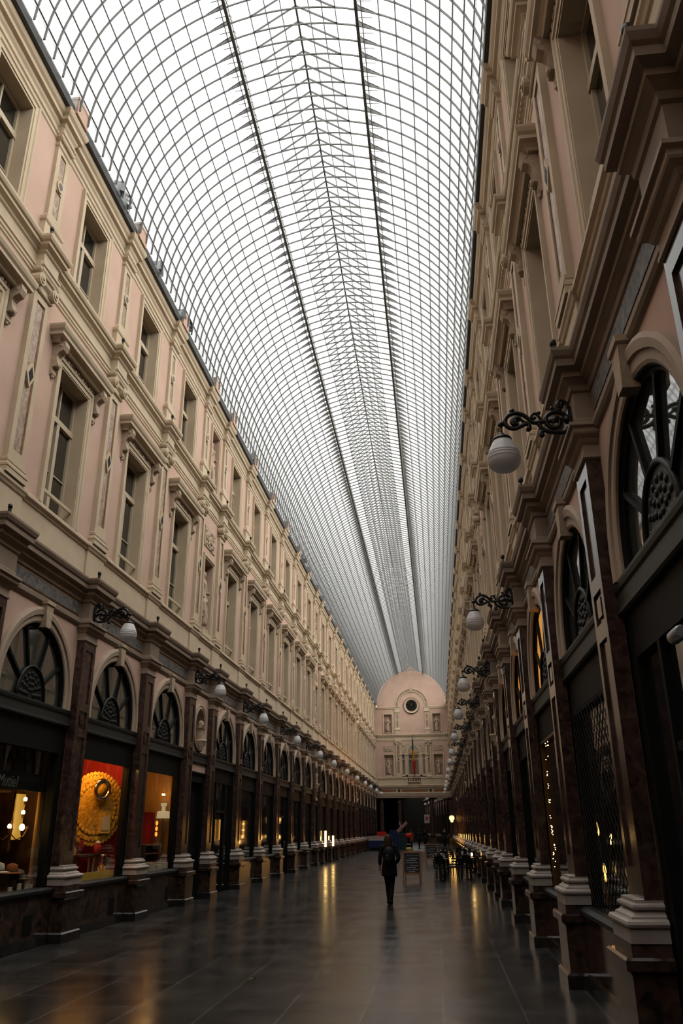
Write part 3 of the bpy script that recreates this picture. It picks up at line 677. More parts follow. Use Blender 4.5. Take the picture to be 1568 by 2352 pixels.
# ------------------------------------------------------------------ end wall (module frame turned to face the camera)
EL, ER = (XO, YE, 0), -PI/2
m = M()
hol = [(-3.3,-2.3,7.1,9.42),(2.3,3.3,7.1,9.42),(-3.25,-2.35,11.7,13.62),(2.35,3.25,11.7,13.62),(-.58,.58,7.33,9.5),(-1.33,-1.0,7.33,9.5),(1.0,1.33,7.33,9.5)]
holes_plane(m, 0, -4.5, 4.4, 5.0, 14.42, hol)
N = 36
m.add([(0,0,14.42)]+[(0,RV*math.cos(PI*k/N),14.42+(RV-.04)*math.sin(PI*k/N)) for k in range(N+1)], [(0,k+1,k+2) for k in range(N)])
single('wall_end', m, 'pink', 'pink end wall with clock, statue niches and lunette under the vault', 'wall', kind='structure', loc=EL, rz=ER)
single('wall_end_gable', M().prism_x([(-1.6,18.0),(1.6,18.0),(1.55,18.25),(.98,18.42),(0,19.1),(-.98,18.42),(-1.55,18.25)], -.12, -.02), 'pink', 'brownish triangular gable closing the roof lantern above the lunette', 'wall', kind='structure', loc=EL, rz=ER)
def endsweep(nm, prof, segs, label):
    m = M()
    for a,b in segs: m.sweep(prof, [(0,a,0),(0,b,0)])
    return single(nm, m, 'cream', label, 'cornice', kind='structure', loc=EL, rz=ER)
t = endsweep('trim_11', P1, [(-4.1,4.1)], 'cream entablature across the end wall above the passage')
t2 = ob('frieze_panel', M().box(.01,.03,-1.45,1.45,5.54,5.8).box(.01,.03,-3.9,-2.1,5.54,5.8).box(.01,.03,2.1,3.9,5.54,5.8).mesh('frieze_panel','orange'), t); t2['label'] = 'orange marble frieze panels'
for s in (-1,1): ob('frieze_square', M().box(.01,.05,s*1.75-.13,s*1.75+.13,5.54,5.82).mesh('frieze_square','plinth'), t)
endsweep('trim_12', PA, [(-4.1,-.7),(.7,4.1)], 'cream attic band on the end wall beside the balcony balusters')
endsweep('trim_13', [(d*1.0,z) for d,z in P2], [(-4.1,4.1)], 'cream cornice across the end wall at mid height')
endsweep('trim_14', [(0,14.16),(.05,14.18),(.05,14.28),(.1,14.32),(.1,14.38),(0,14.4)], [(-4.1,-1.4),(1.4,4.1)], 'thin impost cornice on the end wall at the foot of the lunette')
m = M().arch([(1.53,0),(1.53,.06),(1.58,.06),(1.60,.03),(1.83,.03),(1.85,.07),(1.92,.07),(1.92,0)], 14.5, 14.42, 30)
t = single('trim_15', m, 'cream', 'cream arched moulding over the clock', 'moulding', kind='structure', loc=EL, rz=ER)
ob('arch_inlay', M().arch([(1.63,.02),(1.63,.045),(1.80,.045),(1.80,.02)], 14.5, 14.45, 30).mesh('arch_inlay','inlay'), t)
ob('arch_keystone', M().box(0,.1,-.16,.16,16.0,16.48).mesh('arch_keystone','relief'), t)
for q, (yy, wd) in enumerate(((-1.7,'left'),(1.7,'right'))):
    p = (XO+yy, YE, 0)
    K_IP.place(p, ER, f'ionic pilaster with orange inlay {wd} of the flag on the end wall', 'pilaster', 'end wall pilasters')
    K_TP.place(p, ER, f'panelled pilaster strip {wd} of the clock on the end wall', 'pilaster', 'end wall upper pilasters')
for yy, wd in ((-2.8,'left'),(2.8,'right')):
    p = (XO+yy, YE, 0)
    K_N.place(p, ER, f'lower statue niche with carved relief on the {wd} of the end wall', 'niche', 'end wall niches', 'structure')
    K_TN.place(p, ER, f'upper statue niche on the {wd} of the end wall', 'niche', 'end wall niches', 'structure')
# clock
ZM = False
ck = tag(ob('wall_clock', None, None, (XO-.02, YE-.02, zmap(14.5)), ER), 'round dark-faced clock in gold and cream rim on the end wall', 'clock')
ob('rim', ellring(M(), [(.92,.92,0),(.92,.92,.06),(.86,.86,.1),(.8,.8,.1),(.72,.72,.04),(.66,.66,.06),(.64,.64,.02)], 0, 40).mesh('rim','sash'), ck)
ob('gold_ring', ellring(M(), [(.93,.93,.0),(.93,.93,.09),(.87,.87,.11),(.86,.86,.06)], 0, 40).mesh('gold_ring','brass'), ck)
ob('dial', M().prism_x([(.66*math.cos(2*PI*k/32), .66*math.sin(2*PI*k/32)) for k in range(32)], 0, .03).mesh('dial','frame'), ck)
for k in range(12):
    a = PI*k/6; ob('hour_mark', M().bar((.04,.48*math.sin(a),.48*math.cos(a)),(.04,.6*math.sin(a),.6*math.cos(a)),.05,.02).mesh('hour_mark','brass'), ck)
ob('hour_hand', M().bar((.05,-.03,-.05),(.05,.10,.32),.05,.02).mesh('hour_hand','brass'), ck); ob('minute_hand', M().bar((.055,.05,-.05),(.055,-.32,.36),.035,.02).mesh('minute_hand','brass'), ck)
# triple window
ZM = True
wn += 1
win = tag(ob(f'window_{wn}', None, None, EL, ER), 'triple window with arched relief in the end wall behind the flag', 'window', kind='structure')
m = M()
for y in (-.8,.8,-1.48,1.48): m.block([(0,7.2),(0,7.3),(-.02,7.32),(-.02,9.3),(.02,9.34),(.04,9.42),(.04,9.5),(0,9.52)], .1, y-.13, y+.13)
m.box(0,.07,-1.6,-.58,9.5,9.62).box(0,.07,.58,1.6,9.5,9.62).box(-.1,.1,-1.6,1.6,7.2,7.33)
ob('columns', m.mesh('columns','cream'), win)
m = M().arch([(.62,0),(.62,.08),(.8,.1),(.8,0)], 9.7, 9.6, 20); ob('arch_moulding', m.mesh('arch_moulding','cream'), win)
m = M().box(0,.03,-1.5,1.5,9.6,10.62)
for q in range(34):
    y = random.uniform(-1.4,1.4); z = random.uniform(9.7,10.55); m.ball((.03,y,z), random.uniform(.05,.1), 7, 4, (.5,1,1))
ob('relief_panel', m.mesh('relief_panel','relief'), win)
m = M()
for a,b in ((-.58,.58),(-1.33,-1.0),(1.0,1.33)):
    m.box(-.14,-.06,a,a+.05,7.33,9.5).box(-.14,-.06,b-.05,b,7.33,9.5).box(-.14,-.06,a,b,9.43,9.5).box(-.14,-.06,a,b,7.33,7.4).box(-.14,-.05,a,b,8.95,9.03)
m.box(-.14,-.05,-.03,.03,7.33,8.95)
ob('sash_frame', m.mesh('sash_frame','sash'), win)
ob('glass_pane', M().box(-.16,-.12,-1.35,1.35,7.3,9.52).mesh('glass_pane','dglass'), win)
bal = tag(ob('balustrade', None, None, EL, ER), 'short stone balustrade below the flag on the end wall', 'balustrade')
ob('recess', M().box(.0,.03,-.7,.7,6.6,7.05).mesh('recess','plinth'), bal)  # dark slab behind the balusters, shade of a recess put into its colour
for k in range(7): ob('baluster', M().lathe([(.05,6.65),(.05,6.7),(.035,6.74),(.065,6.82),(.03,6.94),(.05,6.99),(.05,7.02)], (.09,-.54+.18*k,0), 8).mesh('baluster','cream'), bal)
ob('rail', M().box(0,.16,-.72,.72,7.02,7.12).mesh('rail','cream'), bal); ob('plinth_rail', M().box(0,.16,-.72,.72,6.56,6.66).mesh('plinth_rail','cream'), bal)
# flag
fg = tag(ob('flag', None, None, (XO+.02, YE-.15, 0)), 'green yellow and red flag hanging from a slanted pole over the balcony', 'flag')
ob('flagpole', M().tube([(0,0,7.12),(-.02,-.5,11.45)], .03, 8).mesh('flagpole','frame'), fg)
def flagband(z0, z1, w0, w1, mat, nm):
    m = M(); N, K = 10, 12; vs = []
    for i in range(N+1):
        t = i/N; z = z0+(z1-z0)*t; w_ = w0+(w1-w0)*t; dx = .3*(11-z)/4
        for k in range(K+1):
            u = k/K; vs.append((-.1+dx*.35+w_*(u-.4), -.45+.09*math.sin(u*9+z*1.2), z))
    m.add(vs, [(i*(K+1)+k, i*(K+1)+k+1, (i+1)*(K+1)+k+1, (i+1)*(K+1)+k) for i in range(N) for k in range(K)], True)
    ob(nm, m.mesh(nm, mat), fg)
MT['fgreen'] = cloth('green_flag_cloth', (.01,.09,.075,1)); MT['fyel'] = cloth('yellow_flag_cloth', (.5,.25,.02,1)); MT['fred'] = cloth('red_flag_cloth', (.5,.02,.015,1))
flagband(11.0,9.9,.06,.2,'fgreen','green_band'); flagband(9.9,8.75,.2,.3,'fyel','yellow_band'); flagband(8.75,7.35,.3,.16,'fred','red_band')
# passage below the end wall
single('lintel_beam', M().box(-4.3,4.3,YE-.05,YE+4.6,5.14,5.40), 'capital', 'dark brown beam over the columns below the end wall', 'beam', kind='structure')
K_C = Kit('column')
K_C.part('shaft', M().lathe([(.25,.9),(.25,1.2),(.24,2),(.21,4.4),(.21,4.5)], n=18), 'marble'); K_C.part('plinth', M().block([(.08,0),(.08,.2),(.05,.22),(.05,.8),(.08,.84),(.08,.9),(0,.92)], .26, -.26, .26, -.3), 'marbled')
K_C.part('capital', M().lathe([(.21,4.48),(.25,4.52),(.22,4.56),(.22,4.88),(.3,4.98),(.33,5.14)], n=18), 'marbled')
for dy, wd in ((.35,'front row'),(4.2,'rear row')):
    for x, sd in ((-1.75,'left'),(1.8,'right')):
        K_C.place((XO+x, YE+dy, 0), 0, f'dark marble column of the passage below the end wall, {wd} on the {sd}', 'column', 'passage columns')
for x, sd in ((-3.75,'left'),(3.85,'right')):
    K_C.place((XO+x, YE+.35, 0), 0, f'dark marble column at the {sd} corner under the end wall', 'column', 'passage columns')
# what shows through the passage: the next gallery, bending away
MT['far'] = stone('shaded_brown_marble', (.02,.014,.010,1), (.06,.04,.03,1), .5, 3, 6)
A, B = Vector((4.9, YE+5.5, 0)), Vector((.6, YE+46, 0)); d = (B-A); ln = d.length; ang = math.atan2(d.y, d.x)-PI/2
fw = tag(ob('wall_far', None, None, A, ang), 'arcaded wall of the next gallery seen through the passage', 'wall', kind='structure')   # local: Y along the wall, -X into that gallery
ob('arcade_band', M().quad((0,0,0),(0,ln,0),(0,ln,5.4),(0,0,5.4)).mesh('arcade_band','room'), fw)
ob('cornice', M().prism_y([(0,5.3),(-.15,5.35),(-.15,5.8),(-.4,6.0),(-.4,6.15),(0,6.2)],0,ln).mesh('cornice','relief'), fw)
ob('upper_wall', M().quad((0,0,6.1),(0,ln,6.1),(0,ln,12),(0,0,12)).mesh('upper_wall','cream'), fw)
nb = 13
for k in range(nb+1):
    y = ln*k/nb
    ob('pilaster', M().box(-.18,0,y-.3,y+.3,1.2,5.3).box(-.3,0,y-.4,y+.4,0,.9).mesh('pilaster','marble'), fw)
    ob('pilaster_base', M().box(-.28,0,y-.38,y+.38,.9,1.2).mesh('pilaster_base','white'), fw)
    if k < nb: ob('spandrel', M().arch([(1.0,-.02),(1.0,0),(1.6,0),(1.6,-.02)], 3.9, 3.6, 10, y+ln/nb/2).mesh('spandrel','pink'), fw)
for k in range(2, 12, 2):
    p = A+d*(k/nb)+Vector((0,0,0)); K_L.place((p.x, p.y, 0), ang+PI, f'small white globe lamp of the next gallery, {ORD[k//2-1]} beyond the passage', 'wall lamp', 'globe lamps of the next gallery', far=True)
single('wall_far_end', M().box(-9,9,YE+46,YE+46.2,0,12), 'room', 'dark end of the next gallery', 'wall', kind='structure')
single('wall_far_side', M().quad((-1.3,YE+4.7,0),(-6.5,YE+46,0),(-6.5,YE+46,12),(-1.3,YE+4.7,12)), 'far', 'dark backdrop beside the passage between the galleries', 'wall', kind='structure')  # backdrop sheet with the shade of the passage put into its colour
single('sky_block_far', M().quad((-9,YE+4.6,9),(-1.6,YE+4.6,9),(-1.6,YE+47,9),(-9,YE+47,9)).quad((.6,YE+4.6,9),(9,YE+4.6,9),(9,YE+47,9),(.6,YE+47,9)).quad((9,YE,0),(9,YE+47,0),(9,YE+47,9),(9,YE,9)).quad((-9,YE,0),(-9,YE+47,0),(-9,YE+47,9),(-9,YE,9)), 'room', 'added dark slabs with a slot limiting sky light in the next gallery', 'roof', kind='structure')  # unseen slabs added to hold back sky light except through a slot

# ------------------------------------------------------------------ figures: skinned skeletons evaluated to plain meshes
import bmesh
ZM = False
def skin(name, J, E, mat, root, sub=1, post=None):
    me = bpy.data.meshes.new(name+'_skeleton'); bm = bmesh.new(); lay = bm.verts.layers.skin.verify(); vs = {}
    for k,(p,r) in J.items():
        v = bm.verts.new(p); r = r if isinstance(r, tuple) else (r,r); v[lay].radius = r; v[lay].use_root = (k == root); vs[k] = v
    for a,b in E: bm.edges.new((vs[a],vs[b]))
    bm.to_mesh(me); bm.free()
    o = bpy.data.objects.new(name+'_tmp', me); COL.objects.link(o)
    md = o.modifiers.new('s','SKIN'); md.use_smooth_shade = True
    if sub: md = o.modifiers.new('u','SUBSURF'); md.levels = sub; md.render_levels = sub
    dg = bpy.context.evaluated_depsgraph_get(); out = bpy.data.meshes.new_from_object(o.evaluated_get(dg)); out.name = name
    bpy.data.objects.remove(o); bpy.data.meshes.remove(me)
    out.materials.clear(); out.materials.append(MT[mat])
    if post:
        for v in out.vertices: v.co = post(v.co)
    return out
MT['skin'] = cloth('skin', (.42,.24,.17,1), .6); MT['hair'] = cloth('brown_hair', (.035,.017,.008,1), .5); MT['jacket'] = cloth('black_jacket', (.006,.006,.007,1)); MT['trouser'] = cloth('black_trousers', (.005,.005,.006,1)); MT['shoe'] = cloth('black_leather', (.006,.006,.006,1), .4)
MT['pack'] = cloth('black_nylon', (.005,.005,.006,1), .6); MT['brownc'] = cloth('rust_brown_coat', (.16,.05,.015,1)); MT['darkc'] = cloth('dark_blue_coat', (.01,.011,.016,1))
def hand(J, E, base, wrist, d, side, n):
    """palm and five separate curled fingers; d = direction of the hand, side = +1/-1"""
    d = Vector(d).normalized(); f = Vector((0,1,0)); f = (f-d*f.dot(d)).normalized(); n_ = d.cross(f)*side; w0 = Vector(wrist)
    J[n+'palm'] = (tuple(w0+d*.05), (.034,.016)); E.append((base, n+'palm'))
    J[n+'palm2'] = (tuple(w0+d*.085), (.036,.014)); E.append((n+'palm', n+'palm2'))
    for q,(o,l) in enumerate(((-.030,.066),(-.010,.076),(.010,.072),(.030,.056))):
        k = w0+d*.095+f*-o; a = k+d*l*.5+n_*.004; b = a+d*l*.42+n_*.018; c = b+d*l*.22+n_*.016
        for nm,p,r in (('k',k,.0105),('a',a,.0095),('b',b,.0085),('c',c,.007)): J[f'{n}{q}{nm}'] = (tuple(p), r)
        E += [(n+'palm2',f'{n}{q}k'),(f'{n}{q}k',f'{n}{q}a'),(f'{n}{q}a',f'{n}{q}b'),(f'{n}{q}b',f'{n}{q}c')]
    t0 = w0+d*.04+f*.038+n_*.006; t1 = t0+d*.03+f*.018+n_*.008; t2 = t1+d*.028+f*.004+n_*.008
    for nm,p,r in (('t0',t0,.014),('t1',t1,.0115),('t2',t2,.009)): J[n+nm] = (tuple(p), r)
    E += [(n+'palm',n+'t0'),(n+'t0',n+'t1'),(n+'t1',n+'t2')]
def person(label, loc, rz, H=1.65, coat='jacket', legs='trouser', hair='hair', stride=.2, longhair=True, arm_r='pocket', coatlen=.72, skirt=.0, hands=True, wide=1.0):
    r = tag(ob('person', None, None, loc, rz), label, 'person'); k = H/1.65; r.scale = (k*wide,k,k)
    fy, by = stride*.5, -stride*.5
    hipz = .87; S = {}
    Lk, La = (-.06, .06+fy*.4, .47), (-.028, fy-.04, .085); Rk, Ra = (.06, .03+by*.2, .46), (.03, by-.04, .10)
    Ls, Le, Lw = (-.175,-.005,1.355), (-.235,-.03,1.09), (-.245,.03,.85)
    Rs = (.175,-.005,1.355); Re, Rw = ((.262,-.07,1.10),(.18,.08,.95)) if arm_r == 'pocket' else ((.225,-.06,1.09),(.235,-.02,.85))
    ld = Vector(Lw)-Vector(Le); rd = Vector(Rw)-Vector(Re)
    J = {'pelvis':((0,0,.92),(.15,.11)),'waist':((0,0,1.08),(.118,.09)),'chest':((0,.005,1.24),(.145,.105)),'top':((0,-.005,1.37),(.10,.075)),'neck':((0,.005,1.44),.052),'jaw':((0,.03,1.495),(.058,.065)),'skull':((0,.015,1.565),(.074,.088)),'crown':((0,.01,1.61),(.055,.062)),'nose':((0,.112,1.535),.012),
         'Ls':(Ls,.055),'Le':(Le,.04),'Lw':(Lw,.027),'Rs':(Rs,.055),'Re':(Re,.04),'Rw':(Rw,.027),
         'Lh':((-.085,0,hipz),.085),'Lk':(Lk,.055),'La':(La,.036),'Rh':((.085,0,hipz),.085),'Rk':(Rk,.055),'Ra':(Ra,.036),
         'Lt':((La[0],La[1]+.13,.03),.03),'Rt':((Ra[0],Ra[1]+.12,.03),.03)}
    E = [('pelvis','waist'),('waist','chest'),('chest','top'),('top','neck'),('neck','jaw'),('jaw','skull'),('skull','crown'),('skull','nose'),('top','Ls'),('Ls','Le'),('Le','Lw'),('top','Rs'),('Rs','Re'),('Re','Rw'),('pelvis','Lh'),('Lh','Lk'),('Lk','La'),('La','Lt'),('pelvis','Rh'),('Rh','Rk'),('Rk','Ra'),('Ra','Rt')]
    for sgn, nm in ((-1,'Lear'),(1,'Rear')): J[nm] = ((sgn*.079,.0,1.545),.016); E.append(('skull',nm))
    if hands: hand(J, E, 'Lw', Lw, ld, 1, 'L'); hand(J, E, 'Rw', Rw, rd, -1, 'R')
    J = {a:(p,(q if isinstance(q,tuple) else (q,q))) for a,(p,q) in J.items()}
    ob('body', skin('body', J, E, 'skin', 'pelvis', 1), r)
    c = 1.22
    CJ = {'pelvis':((0,0,.90),(.19,.15)),'waist':((0,0,1.08),(.142,.115)),'chest':((0,.0,1.24),(.172,.135)),'top':((0,-.005,1.365),(.125,.10)),'collar':((0,-.002,1.43),(.07,.065)),
          'Ls':(Ls,.075),'Le':(Le,.06),'Lc':(tuple(Vector(Le)+ld*.72),.046),'Rs':(Rs,.075),'Re':(Re,.06),'Rc':(tuple(Vector(Re)+rd*.9),.046)}
    CE = [('pelvis','waist'),('waist','chest'),('chest','top'),('top','collar'),('top','Ls'),('Ls','Le'),('Le','Lc'),('top','Rs'),('Rs','Re'),('Re','Rc')]
    ob('jacket', skin('jacket', CJ, CE, coat, 'waist', 2), r)
    hz = coatlen-.06; ob('jacket_hem', M().lathe([(.13,1.12),(.165,1.02),(.185,.92),(.195,.82),(.2,hz+.03),(.195,hz),(.17,hz+.01)], (0,0,0), 20, True, 1.02, .78).mesh('jacket_hem', coat), r)
    TJ = {'w':((0,0,.95),(.14,.11)),'Lh':((-.088,0,.82),(.098,.1)),'Lk':(Lk,(.068,.068)),'La':((La[0],La[1]-.005,.07),(.055,.055)),'Rh':((.088,0,.82),(.098,.1)),'Rk':(Rk,(.068,.068)),'Ra':((Ra[0],Ra[1]-.005,.09),(.055,.055))}
    ob('trousers', skin('trousers', TJ, [('w','Lh'),('Lh','Lk'),('Lk','La'),('w','Rh'),('Rh','Rk'),('Rk','Ra')], legs, 'w', 2), r)
    for q, a in (('L',La),('R',Ra)):
        ob('shoe', skin('shoe', {'h':((a[0],a[1]-.04,.05),.045),'a':((a[0],a[1],.08),.05),'m':((a[0],a[1]+.08,.04),(.042,.035)),'t':((a[0],a[1]+.15,.03),(.036,.028))}, [('h','a'),('a','m'),('m','t')], 'shoe', 'a', 1), r)
    hm = M()
    if longhair: hm.lathe([(.02,1.13),(.06,1.15),(.1,1.22),(.122,1.33),(.118,1.43),(.108,1.52),(.094,1.6),(.06,1.655),(.01,1.675)], (-.012,-.045,0), 18, True, 1.0, .78)
    else: hm.lathe([(.02,1.45),(.07,1.455),(.088,1.5),(.094,1.56),(.084,1.62),(.05,1.66),(.01,1.672)], (0,-.018,0), 16, True, .93, 1.0)
    ob('hair', hm.mesh('hair', hair), r)
    return r
woman = person('person walking away in black jacket and trousers, long brown hair, carrying a black rucksack', (1.2,22.3,0), 0, 1.63, stride=.22)
rk = tag(ob('rucksack', None, None, (1.21,22.28,0)), 'small black rucksack with a pale tag on the walking person\'s back', 'rucksack')
def bag(m, c, r, sc_): m.ball(c, r, 16, 10, sc_)
m = M(); bag(m, (0,-.19,1.14), .18, (.9,.55,1.2)); ob('bag_body', m.mesh('bag_body','pack'), rk)
m = M(); bag(m, (0,-.24,1.05), .11, (1.05,.5,.9)); ob('front_pocket', m.mesh('front_pocket','pack'), rk)
ob('hanging_tag', M().bar((-.06,-.305,1.13),(-.02,-.305,1.17),.02,.006,(0,1,0)).mesh('hanging_tag','grey'), rk)
for s in (-1,1): ob('strap', M().tube([(s*.09,-.16,1.27),(s*.10,-.10,1.42),(s*.12,.04,1.43),(s*.135,.135,1.33),(s*.14,.14,1.2)], .017, 6).mesh('strap','pack'), rk)
person('person in a rust brown coat near the passage', (-.2,84.5,0), .2, 1.72, coat='brownc', stride=.15, longhair=False, arm_r='down', hands=False, coatlen=.7)
person('person in dark clothes beside another, left one of the pair at the passage', (.45,90.2,0), -.3, 1.74, coat='darkc', stride=.1, longhair=False, arm_r='down', hands=False)
person('person in black coat, right one of the pair at the passage', (1.1,90.5,0), .4, 1.78, coat='jacket', stride=.1, longhair=False, arm_r='pocket', hands=False, coatlen=.6)
person('person in dark coat walking beside the cafe terrace at the far right', (3.1,88,0), 2.9, 1.82, coat='jacket', stride=.25, longhair=True, arm_r='pocket', hands=False, wide=1.15)

# ------------------------------------------------------------------ statues and busts
def statue_mesh(name, v=0):
    J = {'hem':((0,0,.06),(.24,.2)),'knee':((0.02,.02,.5),(.2,.17)),'hip':((0,0,.92),(.19,.15)),'waist':((0,.01,1.12),(.135,.11)),'chest':((0,.01,1.3),(.17,.13)),'top':((0,0,1.44),(.1,.08)),'neck':((0,.01,1.52),.05),'jaw':((.01,.04,1.58),(.06,.06)),'skull':((.01,.03,1.66),(.085,.09)),'cap':((.0,.01,1.73),(.06,.06)),
         'Ls':((-.2,0,1.4),.065),'Le':((-.29,.04,1.14),.055),'Lw':((-.15,.18,1.08),.04),'Rs':((.2,0,1.4),.065),'Re':((.29,.02,1.12),.055),'Rw':((.27,.13,.92) if not v else (.12,.17,1.3),.04),'Lp':((-.09,.2,1.1),(.035,.02)),'Rp':((.26,.18,.86) if not v else (.05,.18,1.36),(.035,.02)),'d':((.16,.12,.7),(.08,.06)),'d2':((.2,.12,.3),(.07,.06))}
    E = [('hem','knee'),('knee','hip'),('hip','waist'),('waist','chest'),('chest','top'),('top','neck'),('neck','jaw'),('jaw','skull'),('skull','cap'),('top','Ls'),('Ls','Le'),('Le','Lw'),('Lw','Lp'),('top','Rs'),('Rs','Re'),('Re','Rw'),('Rw','Rp'),('hip','d'),('d','d2')]
    def post(c):
        f = max(0, min(1, (1.25-c.z)/.8)); a = math.atan2(c.y, c.x)
        s = 1+.09*f*math.sin(a*7+c.z*3+v)+.04*math.sin(c.z*23+a*3); return Vector((-c.y*s+0*0, c.x*s, c.z)) if False else Vector((c.y*s, -c.x*s, c.z))
    return skin(name, J, E, 'relief', 'waist', 2, post)
SM = [statue_mesh('figure', 0), statue_mesh('figure', 1)]
pm = M().block([(0,0),(0,.1),(-.02,.12),(-.02,.16)], .2, -.28, .28, -.2).mesh('statue_base','relief')
def statue(loc, rz, label, k, v, group=None):
    r = tag(ob('statue', None, None, loc, rz), label, 'statue', group); r.scale = (k*.85,k,k)
    ob('figure', SM[v], r, (0,0,.14)); ob('statue_base', pm, r)
bj = {'b':((0,0,.0),(.1,.08)),'s':((0,0,.16),(.2,.11)),'n':((0,0,.3),.07),'j':((0,.03,.38),(.075,.08)),'h':((0,.02,.48),(.1,.11)),'c':((0,0,.56),(.075,.08)),'x':((0,.13,.43),.02)}
bm_ = skin('bust_figure', bj, [('b','s'),('s','n'),('n','j'),('j','h'),('h','c'),('h','x')], 'relief', 's', 2, lambda c: Vector((c.y,-c.x,c.z)))
for side, s in SIDES.items():
    for i, q in zip(NICHE, ('near','middle','far')):
        c = (Yn(i)+Yn(i+1))/2; L, rz = sloc(side, c), srz(side)
        statue((L[0]-s*.13, c, zmap(7.18)), rz, f'draped stone statue in the {q} first-floor niche on the {side} wall', 1.06, 0, f'statues on the {side} wall')
        statue((L[0]-s*.12, c, zmap(11.7)), rz, f'draped stone statue in the {q} top-floor niche on the {side} wall', .98, 1, f'statues on the {side} wall')
        r = tag(ob('bust', None, None, (L[0]+s*.02, c, zmap(4.14)), rz), f'stone bust in the {q} oval niche on the {side} wall', 'bust', f'busts on the {side} wall'); ob('bust_figure', bm_, r)
for yy, wd in ((-2.8,'left'),(2.8,'right')):
    statue((XO+yy, YE+.13, zmap(7.18)), ER, f'stone statue in the lower {wd} niche of the end wall', 1.06, 0, 'statues on the end wall')
    statue((XO+yy, YE+.12, zmap(11.7)), ER, f'stone statue in the upper {wd} niche of the end wall', .98, 1, 'statues on the end wall')
FIRST = set(o.name for o in bpy.data.objects)
# ------------------------------------------------------------------ shop windows on the left
MT['redcloth'] = cloth('red_backing_cloth', (.32,.018,.008,1)); MT['gold'] = stone('gold_lace', (.62,.32,.03,1), (.9,.56,.09,1), .7, 14, 6, .3, .35, .65, bump=.6)
MT['goldcloth'] = cloth('gold_cloth', (.70,.42,.06,1)); MT['darkwood'] = stone('dark_wood', (.03,.014,.006,1), (.07,.03,.012,1), .4, 6, 5, .4)
MT['amber'] = cloth('amber_wall', (.42,.22,.07,1)); MT['paper'] = cloth('cream_paper', (.6,.5,.36,1)); MT['silver'] = plain('silver', (.6,.55,.48,1), .2, 1)
MT['rust'] = cloth('rust_felt', (.30,.09,.025,1)); MT['tweed'] = cloth('tweed', (.14,.11,.08,1)); MT['darkred'] = cloth('dark_red_velvet', (.16,.012,.008,1)); MT['shade'] = emis('pale_lamp_shade', (1,.72,.38,1), .5); MT['glowpanel'] = emis('glowing_amber_panel', (1,.5,.05,1), .5); MT['flame'] = emis('orange_glow', (1,.25,.03,1), 2.5)
def shoproom(i, back, wall, label, d=1.0):
    a, b = Yn(i)+.12, Yn(i+1)-.12; x0, x1 = -W-.15, -W-d-.1
    m = M().quad((x1,a,.8),(x1,b,.8),(x1,b,3.45),(x1,a,3.45))
    single('wall_shop', m, back, label, 'wall', kind='structure')
    m = M().quad((x0,a,.8),(x1,a,.8),(x1,a,3.45),(x0,a,3.45)).quad((x0,b,.8),(x1,b,.8),(x1,b,3.45),(x0,b,3.45)).quad((x0,a,3.45),(x1,a,3.45),(x1,b,3.45),(x0,b,3.45)).quad((x0,a,.82),(x1,a,.82),(x1,b,.82),(x0,b,.82))
    single('wall_shop_side', m, wall, label+', side and ledge', 'wall', kind='structure')
shoproom(0, 'darkwood', 'darkwood', 'dark wooden back of the hat shop window', 1.3); shoproom(1, 'redcloth', 'redcloth', 'red cloth backing of the doily window', 1.25); shoproom(2, 'amber', 'amber', 'amber back of the lit window before the side door', .9)
def lathe_thing(name, parts, loc, label, cat, group=None, rz=0):
    r = tag(ob(name, None, None, loc, rz), label, cat, group)
    for n_, m, mt in parts: ob(n_, m.mesh(n_, mt), r)
    return r
# window 1: big gold lace doily facing the street corner
u = Vector((.5,.85,0)).normalized(); cen = Vector((-4.78,17.82,2.2))
dl = tag(ob('lace_doily', None, None, cen, math.atan2(u.y,u.x)), 'huge round gold lace doily hanging before the red backing', 'doily')
m = M(); N = 96; prof = []
rings = [(.0,.03),(.10,.05),(.2,.02),(.3,.05),(.36,.02),(.46,.05),(.52,.015),(.6,.05),(.66,.02)]
vs = [];
for r_,t in rings:
    for k in range(N): a = 2*PI*k/N; q = t+.008*math.sin(k*PI/3+r_*26); vs.append((r_*math.cos(a), -q, r_*math.sin(a)))
m.add(vs, [(i*N+k, i*N+(k+1)%N, (i+1)*N+(k+1)%N, (i+1)*N+k) for i in range(len(rings)-1) for k in range(N)], True)
ob('lace_disc', m.mesh('lace_disc','gold'), dl)
m = M()
for q, (rr, rb) in enumerate(((.71,.055),(.62,.06),(.5,.05))):
    for k in range(48-8*q):
        a = 2*PI*k/(48-8*q); m.ball((rr*math.cos(a),-.02-.015*q,rr*math.sin(a)), rb, 8, 4, (1,.14,1))
ob('scalloped_edge', m.mesh('scalloped_edge','gold'), dl)
rg = lathe_thing('display_ring', [('ring', M().lathe([(.15,-.03),(.2,-.04),(.23,0),(.2,.04),(.15,.03),(.15,-.03)], n=28).xf(Matrix.Rotation(PI/2,4,'X')), 'silver'), ('disc', M().lathe([(.01,-.01),(.14,-.01),(.14,.01),(.01,.01)], n=20).xf(Matrix.Rotation(PI/2,4,'X')), 'gold')], (-4.62,17.75,2.58), 'shiny round metal ring hung in front of the gold doily', 'ring', rz=math.atan2(u.y,u.x))
lathe_thing('framed_lace', [('frame', M().box(-.14,.14,-.02,.02,-.2,.2), 'gold'), ('picture', M().box(-.09,.09,-.03,.02,-.14,.14), 'paper')], (-4.6,18.0,1.9), 'small framed piece of lace in front of the doily', 'frame', rz=math.atan2(u.y,u.x))
lathe_thing('display_table', [('top', M().box(-.25,.25,-.42,.42,.46,.5), 'darkwood')]+[('leg', M().box(a-.025,a+.025,b-.025,b+.025,0,.46), 'darkwood') for a in (-.2,.2) for b in (-.37,.37)], (-4.75,17.0,.82), 'small dark table below the gold doily', 'table')
